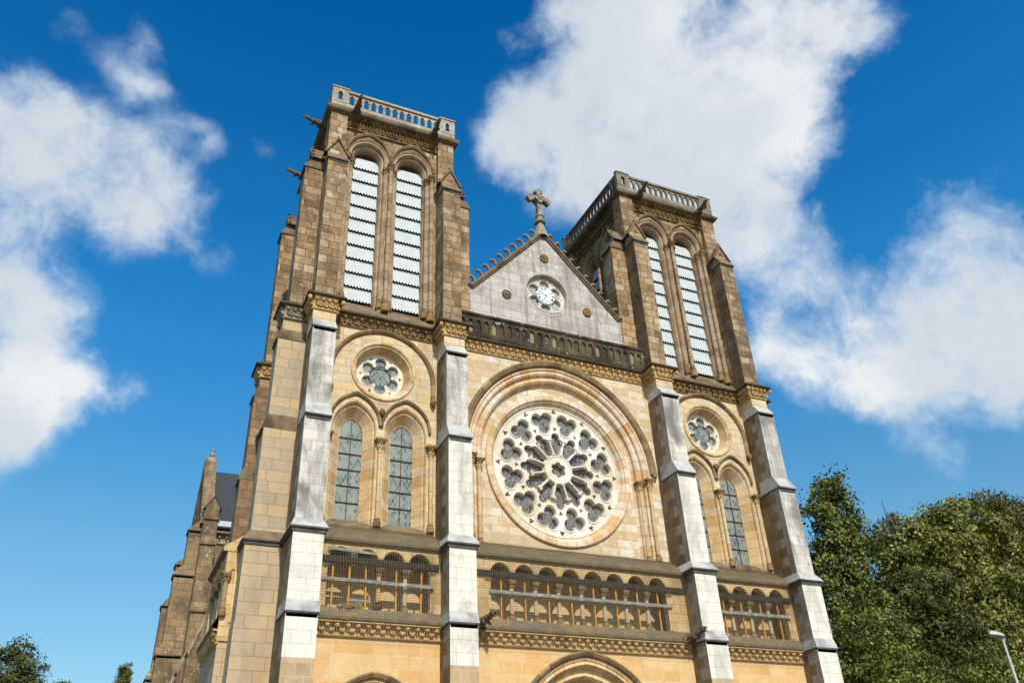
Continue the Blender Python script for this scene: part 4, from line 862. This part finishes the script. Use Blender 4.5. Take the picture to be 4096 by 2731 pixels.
for q0, q1 in ((XW, -8.2), (8.2, -XW)):
    mb = MB(); mb.box(q0, q1, .30, 5.4, 0, 18.2); mb.build('tower_flank', 'corner', church)
TS = lambda u, d, z: (-10.20+d, 2.70-u, z)
sg = gallery(TS, -1.72, 1.68, [-.8, 0, .8], church)
mb = MB(); mb.box(-10.19, XW-.01, 1.03, 4.40, 0, 10.5); mb.box(-10.77, -10.20, 1.05, 4.40, 0, 7.40); mb.build('gallery_base', 'corner', sg)
mb = MB(); mb.plate([(-10.81, 7.40), (-9.9, 7.40), (-9.9, 9.93), (-10.81, 9.93)], [], 1.0, 1.06, 0); mb.plate([(-10.95, 9.93), (-9.9, 9.93), (-9.9, 10.62), (-10.20, 10.62), (-10.95, 10.06)], [], .985, 1.05, 0); mb.loft([at(arch(-10.60, h_, 9.2, a_, 8.4, 6), d_) for h_, a_, d_ in ((.16, 9.46, 1.0), (.16, 9.46, .95), (.12, 9.41, .95), (.11, 9.40, .999))], 0); mb.build('end_wall', 'gallery', sg)
column(sg, -10.76, .96, 8.06, 9.26, .06, .26, .26, 'block_plain', 'carved_dark', 'column', None, .10)

mb = MB(); mb.box(-9.45, -4.3, 5.4, 20.2, 0, 10.2); aisle = mb.build('aisle_wall', 'transept', church)
mb = MB(); mb.loft([[(-9.62, y, 10.2), (-9.62, y, 10.32), (-4.2, y, 14.0)] for y in (5.44, 20.1)], 0); mb.build('aisle_roof', 'slate', church)
for yb in (9.0, 12.4, 16.0):
    mb = MB(); pr = [(-9.40, 0), (-9.40, 11.6), (-9.90, 11.1), (-9.92, 10.9), (-10.40, 9.75), (-10.48, 9.55), (-10.80, 8.6), (-10.86, 8.4), (-10.86, 0)]
    b0 = [(x, yb-.38, z) for x, z in pr]; b1 = [(x, yb+.38, z) for x, z in pr]; mb.loft([b0, b1], 0, True); mb.face(b0); mb.face(b1); ab = mb.build('aisle_buttress', 'transept', church)
    mb = MB(); cp = [(-9.38, 11.62), (-9.90, 11.10), (-10.47, 9.74), (-10.84, 8.60)]; mb.loft([[(x-ox, y, z+oz) for x, z in cp] for y, ox, oz in ((yb-.46, .0, -.06), (yb-.46, .05, .07), (yb+.46, .05, .07), (yb+.46, 0, -.06))], 0); mb.build('raking_coping', 'carved_grey', ab)

# transept
mb = MB(); TG = lambda u, d, z: (-9.80+d, u, z)
mb.T = TG; mb.plate([(20, 0), (27, 0), (27, 17.45), (23.5, 22.35), (20, 17.45)], [], -.38, .0, 0); tr = mb.build('transept', 'transept', church)
mb = MB(TG); pth = [(19.85, 17.25), (23.5, 22.35), (27.15, 17.25)]; mb.loft([at(off(pth, k), d) for k, d in ((-.10, -.38), (-.10, -.46), (.06, -.50), (.16, -.40), (.16, .12), (-.10, .12))], 0); mb.build('gable_coping', 'transept', tr)
mb = MB(); mb.lathe((-9.95, 23.5, 0), [(.34, 22.0), (.30, 22.35), (.14, 22.55), (.10, 22.62), (.16, 22.68), (.16, 22.74), (.09, 22.80), (.08, 22.95), (.12, 23.0), (.03, 23.15)], 8, 0); mb.build('finial', 'carved_grey', tr)
mb = MB(); mb.loft([[(-9.80, y, z), (-4.0, y, z)] for y, z in ((19.75, 17.50), (23.5, 21.75), (27.25, 17.5))], 0); mb.build('roof', 'slate', tr)
mb = MB(); mb.box(-9.79, -4.0, 19.62, 19.95, 17.22, 17.50); mb.build('gutter', 'zinc', tr)
mb = MB(); mb.box(-9.78, -4, 20.02, 27, 0, 17.2); mb.build('transept_wall', 'transept', tr)
mb = MB(); lip(mb, [(-9.76, 20.0), (-4.3, 20.0)], 16.95, .30, 0, th=.1, rise=.1); frieze(mb, (-9.76, 20.0), (-4.3, 20.0), 16.40, 16.80, .2, .35, 0, beads=False); mb.build('cornice', 'carved_grey', tr)
def fl_butt(x0, x1, steps, y1, parent):
    mb = MB(); z0 = 0
    pr = []
    for z, d in steps: pr.append((z, d))
    y = y1
    low = 0
    for i, (z, d) in enumerate(steps):
        mb.box(x0, x1, y1-d, y1, low, z)
        nd = steps[i+1][1] if i+1 < len(steps) else .02
        mb.loft([[(x0-.05, y1-d-.08, z-.12), (x1+.05, y1-d-.08, z-.12)], [(x0-.05, y1-d-.08, z+.002), (x1+.05, y1-d-.08, z+.002)], [(x0-.01, y1-nd-.004, z+.45), (x1+.01, y1-nd-.004, z+.45)], [(x0-.01, y1-.004, z+.45), (x1+.01, y1-.004, z+.45)]], 0)
        low = z
    return mb
mb = fl_butt(-10.16, -9.46, [(12.8, 1.1), (16.2, .75), (17.6, .45)], 20.01, tr)
mb.loft([[(-10.26, y, 18.05), (-9.81, y, 18.72), (-9.36, y, 18.05)] for y in (19.5, 20.2)], 0); mb.plate([(-10.16, 17.5), (-9.46, 17.5), (-9.46, 18.2), (-9.81, 18.68), (-10.16, 18.2)], [], 19.56, 20.2, 0); mb.build('corner_buttress', 'transept', tr)
for yc in (20.45, 26.4):
    T = lambda u, d, z, yc=yc: (-10.18+d, yc-u, z); mb = MB()
    for (za, zb, dp) in ((0, 10.9, 1.10), (10.9, 14.7, .92), (14.7, 17.0, .56)): shaft(mb, T, .42, -dp, .2, za, zb, .36, quoin=False, fm=0, sm=0)
    o = mb.build('side_buttress', 'transept', tr)
    for z, d0, d1 in ((10.91, 1.17, .92), (14.71, 1.0, .56), (17.02, .64, .05)): weathering(T, .47, -d0, z, .43, -d1-.005, z+.55, .2, o, ('transept', 'slab_dark'))

# ------------------------------------------------------------------ things in the galleries
def strand_path():
    return [(-.10, 10.62), (-.42, 10.42), (-.74, 10.13), (-.80, 10.03), (-.79, 9.80), (-.76, 9.4), (-.75, 9.0), (-.75, 8.6), (-.78, 8.25), (-.80, 8.02), (-.82, 7.90), (-.81, 7.78), (-.74, 7.62), (-.72, 7.45), (-.70, 7.30)]
def net(xa, xb, label):
    """knotted cord net draped from the stone roof down over the carved band"""
    pth = [Vector((0, d, z)) for d, z in strand_path()]; cum = [0.]
    for i in range(1, len(pth)): cum.append(cum[-1]+(pth[i]-pth[i-1]).length)
    def P(s):
        for i in range(1, len(pth)):
            if s <= cum[i] or i == len(pth)-1: f_ = (s-cum[i-1])/(cum[i]-cum[i-1]); return pth[i-1].lerp(pth[i], min(f_, 1))
    rnd = random.Random(int(xa*10)); px_ = [rnd.uniform(0, 6) for _ in range(6)]
    def sag(x, s):
        w_ = math.sin(math.pi*min(1, max(0, (s-.9)/1.7)))
        return -.05*w_*(math.sin(x*1.7+px_[0])+.6*math.sin(x*4.1+px_[1]+s)), .012*math.sin(x*6+s*5+px_[2]), .02*w_*math.sin(x*2.3+px_[3])
    def Q(x, s):
        p = P(s); a, b, c = sag(x, s); return (x+b+.012*math.sin(s*7+x*3), p.y+a, p.z+c)
    mb = MB(); Ltot = cum[-1]; st = .074; r = .0034
    def cord(pts, r_):
        rows = []
        for k in range(3):
            a = 2*math.pi*k/3; rows.append([(p[0]+r_*math.cos(a), p[1]+r_*math.sin(a), p[2]+r_*math.cos(a+1)) for p in pts])
        mb.loft(rows+[rows[0]], 0)
    n = int((xb-xa)/st)
    for i in range(n+1): cord([Q(xa+i*(xb-xa)/n, Ltot*j/30) for j in range(31)], r)
    n2 = int(Ltot/st); m2 = int((xb-xa)/.14)
    for j in range(n2+1): cord([Q(xa+(xb-xa)*i/m2, Ltot*j/n2) for i in range(m2+1)], r*(2.2 if j in (0, n2) else 1))
    mb.uv = [None]*len(mb.uv)
    return tag(mb.build('safety_net', 'net_cord', origin=((xa+xb)/2, -.7, 7.4)), label, 'net', 'safety nets hung over the galleries')
net(-8.58, -4.82, 'cord safety net over the left gallery with the broken columns'); net(-3.97, 3.97, 'wide cord safety net over the central gallery under the rose window'); net(4.82, 8.58, 'cord safety net over the right gallery, nearest the trees')
def plank(x0, x1, y, z0, z1, th, mat, label, cat, group, name, tilt=0.):
    mb = MB(); n = max(2, int((x1-x0)/.5)); rows = [[], [], [], []]
    for i in range(n+1):
        x = x0+(x1-x0)*i/n; e = random.uniform(-.006, .006)+tilt*(i/n-.5)
        for r_, (yy, zz) in zip(rows, ((y, z0), (y-th, z0), (y-th, z1), (y, z1))): r_.append((x, yy+random.uniform(-.004, .004), zz+e))
    mb.loft(rows+[rows[0]], 0); mb.face([r_[0] for r_ in rows]); mb.face([r_[-1] for r_ in rows])
    for x in (x0+.1, (x0+x1)/2, x1-.1): mb.blob((x, y-th-.004, (z0+z1)/2), (.012, .008, .012), 0, 6, 4)
    mb.uv = [None]*len(mb.uv)
    return tag(mb.build(name, mat, origin=((x0+x1)/2, y, z0)), label, cat, group)
gp = 'grey planks nailed across the gallery columns'; gb = 'black beams across the gallery arches'
plank(-8.40, -6.66, -.655, 8.83, 8.92, .035, 'wood_grey', 'weathered grey plank across the left half of the left gallery', 'plank', gp, 'plank', .01)
plank(-6.68, -5.06, -.70, 8.80, 8.895, .035, 'wood_grey', 'weathered grey plank across the right half of the left gallery', 'plank', gp, 'plank', -.01)
plank(-3.27, 3.36, -.655, 8.85, 8.95, .035, 'wood_grey', 'long weathered grey plank across all central gallery columns', 'plank', gp, 'plank')
plank(5.15, 8.35, -.655, 8.83, 8.93, .035, 'wood_grey', 'weathered grey plank across the right gallery columns', 'plank', gp, 'plank')
plank(-8.28, -6.85, -.715, 9.66, 9.74, .05, 'wood_grey', 'short pale plank high up under the broken arches of the left gallery', 'plank', gp, 'plank', -.05)
plank(-8.50, -4.9, -.645, 9.36, 9.54, .05, 'wood_black', 'blackened timber beam across the left gallery arches', 'beam', gb, 'beam')
plank(-3.9, 3.9, -.645, 9.37, 9.54, .05, 'wood_black', 'long blackened timber beam across the central gallery arches', 'beam', gb, 'beam')
plank(4.9, 8.5, -.645, 9.36, 9.54, .05, 'wood_black', 'blackened timber beam across the right gallery arches', 'beam', gb, 'beam')
ORD = ['first', 'second', 'third', 'fourth', 'fifth', 'sixth', 'seventh', 'eighth']
def prop(x, where, i, n, lean):
    mb = MB(); w_ = .024; mb.loft([[(x-w_+q, -.58, z), (x+w_+q, -.58, z), (x+w_+q, -.52, z), (x-w_+q, -.52, z)] for z, q in ((8.09, 0), (8.7, lean*.5+.004), (9.37, lean))], 0, True)
    mb.face([(x-w_, -.58, 8.09), (x+w_, -.58, 8.09), (x+w_, -.52, 8.09), (x-w_, -.52, 8.09)]); mb.uv = [None]*len(mb.uv)
    mb.box(x-.15, x+.15, -.64, -.45, 8.062, 8.088, 1)
    end = 'last' if i == n-1 else ORD[i]
    tag(mb.build('timber_prop', ['wood_orange', 'wood_grey'], origin=(x, -.55, 8.06)), f'slim orange timber prop, {end} from the left in the {where} gallery', 'prop', 'orange timber props under the gallery arches')
for i, c_ in enumerate(GC): prop(c_+.02, 'central', i, 8, random.uniform(-.03, .03))
pl = [-8.06, -7.58, -7.08, -6.72, -6.18, -5.42]
for i, c_ in enumerate(pl): prop(c_, 'left', i, 6, random.uniform(-.04, .04))
for i, c_ in enumerate(GR): prop(c_+.03, 'right', i, 4, random.uniform(-.03, .03))
mb = MB(); mb.blob((-6.72, -.60, 8.20), (.15, .10, .10), 0, 10, 7, .2); mb.tube([(-6.82, -.66, 8.29), (-6.70, -.69, 8.31), (-6.58, -.66, 8.29)], [.025, .035, .02], 7, 1); tag(mb.build('bundle', ['lip_dark', 'red_cloth'], origin=(-6.72, -.6, 8.1)), 'dark bundle with a red rag on the sill of the left gallery', 'bundle')
mb = MB(); mb.blob((-7.55, -.62, 8.16), (.17, .10, .10), 0, 10, 7, .2); mb.blob((-7.30, -.60, 8.17), (.14, .09, .12), 0, 9, 6, .25); mb.blob((-7.80, -.60, 8.14), (.12, .09, .07), 0, 9, 6, .2); tag(mb.build('rubble_block', 'block_plain', origin=(-7.55, -.6, 8.1)), 'broken piece of a stone column lying on the left gallery sill', 'rubble')
mb = MB(); mb.loft([[(-7.62, -.57, z), (-6.92, -.57, z-.02), (-6.92, -.54, z-.02), (-7.62, -.54, z)] for z in (8.31, 8.40)], 0, True); mb.uv = [None]*len(mb.uv); mb.face([(-7.62, -.57, 8.40), (-6.92, -.57, 8.38), (-6.92, -.54, 8.38), (-7.62, -.54, 8.40)]); tag(mb.build('plank', 'wood_grey', origin=(-7.3, -.55, 8.3)), 'short dark grey plank low down above the left gallery rubble', 'plank', gp)

# ------------------------------------------------------------------ street lamp
LX, LY = 14.5, -4.0
t_ = Vector((-13.6155, -24.32, 1.7)); 
lamp = empty('street_lamp', 'white metal street lamp with one flat lamp head before the trees', 'street lamp', (LX, LY, 0))
mb = MB(); mb.lathe((0, 0, 0), [(.10, 0), (.10, .9), (.065, .95), (.040, 7.70), (.040, 7.74)], 14, 0); mb.build('pole', 'lamp_white', lamp, True)
mb = MB(); o = [(-.58, 0), (-.40, .10), (-.10, .125), (.02, .085), (.10, .04), (.10, -.04), (.02, -.085), (-.10, -.125), (-.40, -.10), (-.58, -.0)]
o = [(x*1.12, y*1.2) for x, y in o]; mb.loft([[(x, y, 7.80-.09*x) for x, y in o], [(x*.97, y*1.0, 7.86-.11*x) for x, y in o], [(x*.8, y*.6, 7.92-.11*x) for x, y in o]], 0, True); mb.face([(x*.8, y*.6, 7.92-.11*x) for x, y in o]); mb.lathe((0, 0, 0), [(.060, 7.66), (.060, 7.81)], 12, 0); hd = mb.build('lamp_head', 'lamp_white', lamp)
mb = MB(); mb.face([(x*.95-.01, y*.92, 7.795-.09*x) for x, y in o]); mb.build('lens', 'lamp_lens', hd)
lamp.rotation_euler = (0, 0, R(6))

# ------------------------------------------------------------------ trees
import numpy as np
def leaves(name, mat, clumps, per, size, parent, seed, spread=.30, jag=1.0, origin=(0, 0, 0)):
    """thousands of small bent leaves set on twig clusters round each bough"""
    rg = np.random.default_rng(seed); pts = []; nrm = []
    for (cx, cy, cz, rx, ry, rz) in clumps:
        area = (rx*ry+ry*rz+rx*rz)/3; nc = max(8, int(per*area))
        v = rg.normal(size=(nc, 3)); v /= np.linalg.norm(v, axis=1)[:, None]
        rad = rg.uniform(.45, 1.0, size=(nc, 1))**.55*rg.uniform(.88, 1.0+.22*jag, size=(nc, 1))
        cc = np.array([cx, cy, cz])+v*rad*np.array([rx, ry, rz])
        nl = 56; off_ = rg.normal(size=(nc, nl, 3))*np.array([spread, spread, spread*.7])*rg.uniform(.6, 1.3, size=(nc, 1, 1))
        pts.append((cc[:, None, :]+off_).reshape(-1, 3)); tilt = rg.normal(size=(nc, 1, 3))*.45; nn = (v[:, None, :]*.8+tilt+rg.normal(size=(nc, nl, 3))*.40+np.array([0, 0, .35])).reshape(-1, 3); nrm.append(nn)
    p = np.concatenate(pts); n = np.concatenate(nrm); n /= np.linalg.norm(n, axis=1)[:, None]; N = len(p)
    a = np.cross(n, rg.normal(size=(N, 3))); a /= np.linalg.norm(a, axis=1)[:, None]+1e-9; b = np.cross(n, a)
    s = size*rg.uniform(.6, 1.35, size=(N, 1)); bend = n*s*.18
    q = np.stack([p-a*s*.55, p+b*s*.34+bend, p+a*s*.6, p-b*s*.34+bend], 1).reshape(-1, 3)-np.array(origin)
    me = bpy.data.meshes.new(name); me.vertices.add(N*4); me.vertices.foreach_set('co', q.ravel().astype(np.float32))
    me.loops.add(N*4); me.loops.foreach_set('vertex_index', np.arange(N*4, dtype=np.int32)); me.polygons.add(N); me.polygons.foreach_set('loop_start', np.arange(0, N*4, 4, dtype=np.int32)); me.polygons.foreach_set('loop_total', np.full(N, 4, np.int32)); me.materials.append(MATS[mat]); me.update(); me.validate()
    o = bpy.data.objects.new(name, me); COL.objects.link(o); o.parent = parent; return o
def tree(label, x, y, mat, clumps, per, size, seed, trunk_r=.35, trunk_top=None, spread=.30, group=None, jag=1., name='tree', limbs=True):
    t = empty(name, label, 'tree', (x, y, 0), group); rg = random.Random(seed)
    top = trunk_top or max(c[2] for c in clumps)
    mb = MB(); pth = []; rr = []
    for i in range(9): f_ = i/8; pth.append((.25*math.sin(f_*3+seed), .25*math.cos(f_*2.3+seed)-.25, top*f_)); rr.append(trunk_r*(1-f_*.85)*(1.35 if i == 0 else 1))
    mb.tube(pth, rr, 9)
    if limbs:
        for (cx, cy, cz, rx, ry, rz) in clumps:
            dx, dy = cx-x, cy-y; z0 = max(2, min(top*.9, cz-.55*math.hypot(dx, dy)-.6)); f_ = z0/top; k = int(f_*8); a = Vector(pth[min(k, 8)]); a.z = z0; b = Vector((dx, dy, cz)); md = a.lerp(b, .5)+Vector((rg.uniform(-.4, .4), rg.uniform(-.4, .4), -.3)); r0_ = max(.05, trunk_r*(1-f_*.85)*.55)
            mb.tube([a, md, b], [r0_, r0_*.65, r0_*.25], 6)
            for q in range(5):
                e = b+Vector((rg.uniform(-1, 1)*rx, rg.uniform(-1, 1)*ry, rg.uniform(-.4, 1)*rz))*.85; mb.tube([md.lerp(b, rg.uniform(.3, 1)), e.lerp(b, .4)+Vector((0, 0, -.1)), e], [r0_*.3, r0_*.2, .012], 5)
    mb.uv = [None]*len(mb.uv); mb.build('trunk', 'bark', t, True)
    leaves('crown', mat, clumps, per, size, t, seed, spread, jag, (x, y, 0)); return t
G1 = 'trees beside the church'
tree('tall narrow tree with small green leaves right beside the church', 21.4, 9, 'leaf_poplar', [(22.4,9,19.2,.8,.8,1.0),(21.7,9,18.6,.9,.9,.9),(21.9,9,17.5,1.2,1.2,1.0),(20.5,9,17.7,.7,.6,.35),(22.9,9.2,16.6,1.1,1.1,.9),(21.2,9,16.2,1.3,1.3,1.1),(22.0,9,14.9,1.7,1.6,1.1),(20.4,9,14.5,1.1,1.1,.9),(23.2,9,13.6,1.2,1.2,1.1),(21.0,9,13.0,1.8,1.7,1.2),(20.2,9,11.4,1.5,1.5,1.2),(22.4,9,11.4,1.7,1.7,1.2),(21.2,9,9.4,2.2,2.0,1.4),(24.25,9,16.4,.35,.35,.75)], 24, .18, 11, .30, 18.6, .27, G1)
tree('broad spreading tree, largest crown, behind the street lamp', 37.0, 14, 'leaf_plane', [(31.9,14,17.9,1.3,1.4,1.2),(33.4,14,19.3,1.2,1.4,1.1),(34.9,14,18.6,1.7,1.7,1.5),(36.6,14,20.1,1.5,1.5,1.4),(39.0,14,20.9,1.6,1.7,1.5),(41.0,14,20.0,1.7,1.7,1.5),(43.2,14,18.4,1.6,1.7,1.4),(38.2,14,18.4,2.2,2.2,1.7),(35.2,13.6,16.2,2.0,2.0,1.4),(31.8,13.6,15.7,1.6,1.6,1.3),(41.2,13.6,16.4,2.1,2.1,1.6),(38.0,13,15.6,2.1,2.0,1.5),(33.4,13.2,13.6,2.0,1.9,1.5),(36.2,13,13.0,2.1,2.0,1.5),(40.0,13.2,13.4,2.2,2.1,1.6),(43.2,13.6,14.4,1.8,1.8,1.5),(32.0,13,11.2,1.8,1.8,1.4),(35.0,12.7,10.5,2.0,2.0,1.4),(38.4,12.8,10.8,2.1,2.0,1.5),(41.8,13.2,11.0,2.0,2.0,1.5)], 24, .235, 12, .55, 19.0, .34, G1)
tree('rust-tinged tree peeping over the broad green crown at the picture edge', 59.6, 24, 'leaf_rust', [(57.1,24,28.2,1.5,1.5,.9),(60.5,24,28.0,1.3,1.3,.8),(58.6,24,26.3,2.0,2.0,1.3),(61.2,24,25.2,1.6,1.6,1.5),(57.0,24,24.2,2.0,2.0,1.6),(60.8,24,22.4,2.2,2.2,1.8)], 16, .24, 13, .40, 27, .36, G1, 1.3)
tree('thin half-bare tree with rusty leaves between the narrow and the broad tree', 43.6, 24, 'leaf_rust', [(43.5,24,23.4,1.2,1.2,1.0),(42.4,24,22.2,1.3,1.3,1.0),(44.4,24,21.6,1.2,1.2,1.0),(44.2,24,25.2,.5,.5,.7)], 9, .20, 14, .22, 26.6, .32, G1, 1.4)
tree('fresh green low tree against the right-hand buttress', 16.0, 3, 'leaf_fresh', [(14.7,2.6,9.6,1.0,1.0,.8),(15.8,3,8.8,1.4,1.3,1.1),(14.4,2.6,8.2,1.2,1.2,1.0),(17.2,3.2,8.2,1.3,1.3,1.0),(15.6,2.8,7.0,1.7,1.5,1.1),(17.8,3,6.8,1.4,1.4,1.1),(14.2,2.4,6.4,1.2,1.2,1.1),(16.4,2.8,5.4,1.8,1.6,1.2)], 26, .135, 15, .22, 8.6, .24, G1)
tree('bright green low tree at the foot of the broad tree, round the lamp post', 22.0, 2.5, 'leaf_fresh', [(20.2,2.5,7.3,1.4,1.3,.9),(22.2,2.5,7.7,1.5,1.4,.9),(24.0,2.6,8.0,1.3,1.3,.9),(21.2,2.3,6.0,1.6,1.5,1.1),(23.4,2.4,6.2,1.6,1.5,1.1),(19.2,2.4,6.2,1.1,1.1,.9)], 26, .135, 16, .22, 7.0, .24, G1)
tree('shadowed dark green tree filling the gap behind the low green trees', 28.0, 10, 'leaf_dark', [(26.6,10,13.6,1.6,1.5,1.2),(28.6,10,14.3,1.6,1.5,1.2),(25.6,10,11.8,1.6,1.5,1.3),(27.8,10,12.0,1.9,1.8,1.4),(30.0,10,12.2,1.7,1.7,1.4),(25.0,9.6,9.8,1.7,1.6,1.3),(27.4,9.6,9.8,1.9,1.8,1.4),(29.8,9.8,9.8,1.9,1.8,1.4),(31.8,10,8.6,1.8,1.8,1.3)], 24, .18, 17, .30, 13.6, .30, G1)
G2 = 'trees left of the church'
tree('round-crowned dark green tree at the far left', -18.2, 30, 'leaf_dark', [(-17.8,30,12.7,.75,.8,.65),(-17.0,30,12.0,.7,.8,.6),(-18.9,30,12.5,.8,.8,.7),(-16.9,30,11.2,.75,.8,.7),(-18.0,30,11.5,1.0,1.0,.8),(-17.2,30,10.3,1.0,1.0,.8),(-18.8,30,10.8,1.1,1.1,.9),(-18.2,30,9.4,1.5,1.4,1.0)], 34, .13, 18, .25, 12, .20, G2)
tree('small dark tree showing one branch tip beside the round crown', -16.0, 31, 'leaf_dark', [(-15.75,31,11.15,.42,.4,.22),(-15.2,31,11.35,.22,.2,.10),(-16.0,31,10.5,.6,.6,.5),(-16,31,9.6,.8,.8,.6)], 40, .11, 19, .12, 11, .14, G2)
tree('slender cypress just left of the church', -12.35, 30, 'leaf_cypress', [(-12.2,30,11.85,.30,.3,.40),(-12.3,30,11.3,.40,.4,.5),(-12.05,30,12.15,.20,.20,.30),(-12.38,30,12.0,.18,.18,.30),(-12.25,30,11.6,.36,.36,.42),(-12.35,30,11.0,.42,.42,.5),(-12.4,30,10.2,.48,.48,.6),(-12.4,30,9.2,.52,.52,.7)], 150, .085, 20, .12, 11.8, .09, G2, .5, 'cypress_tree', False)
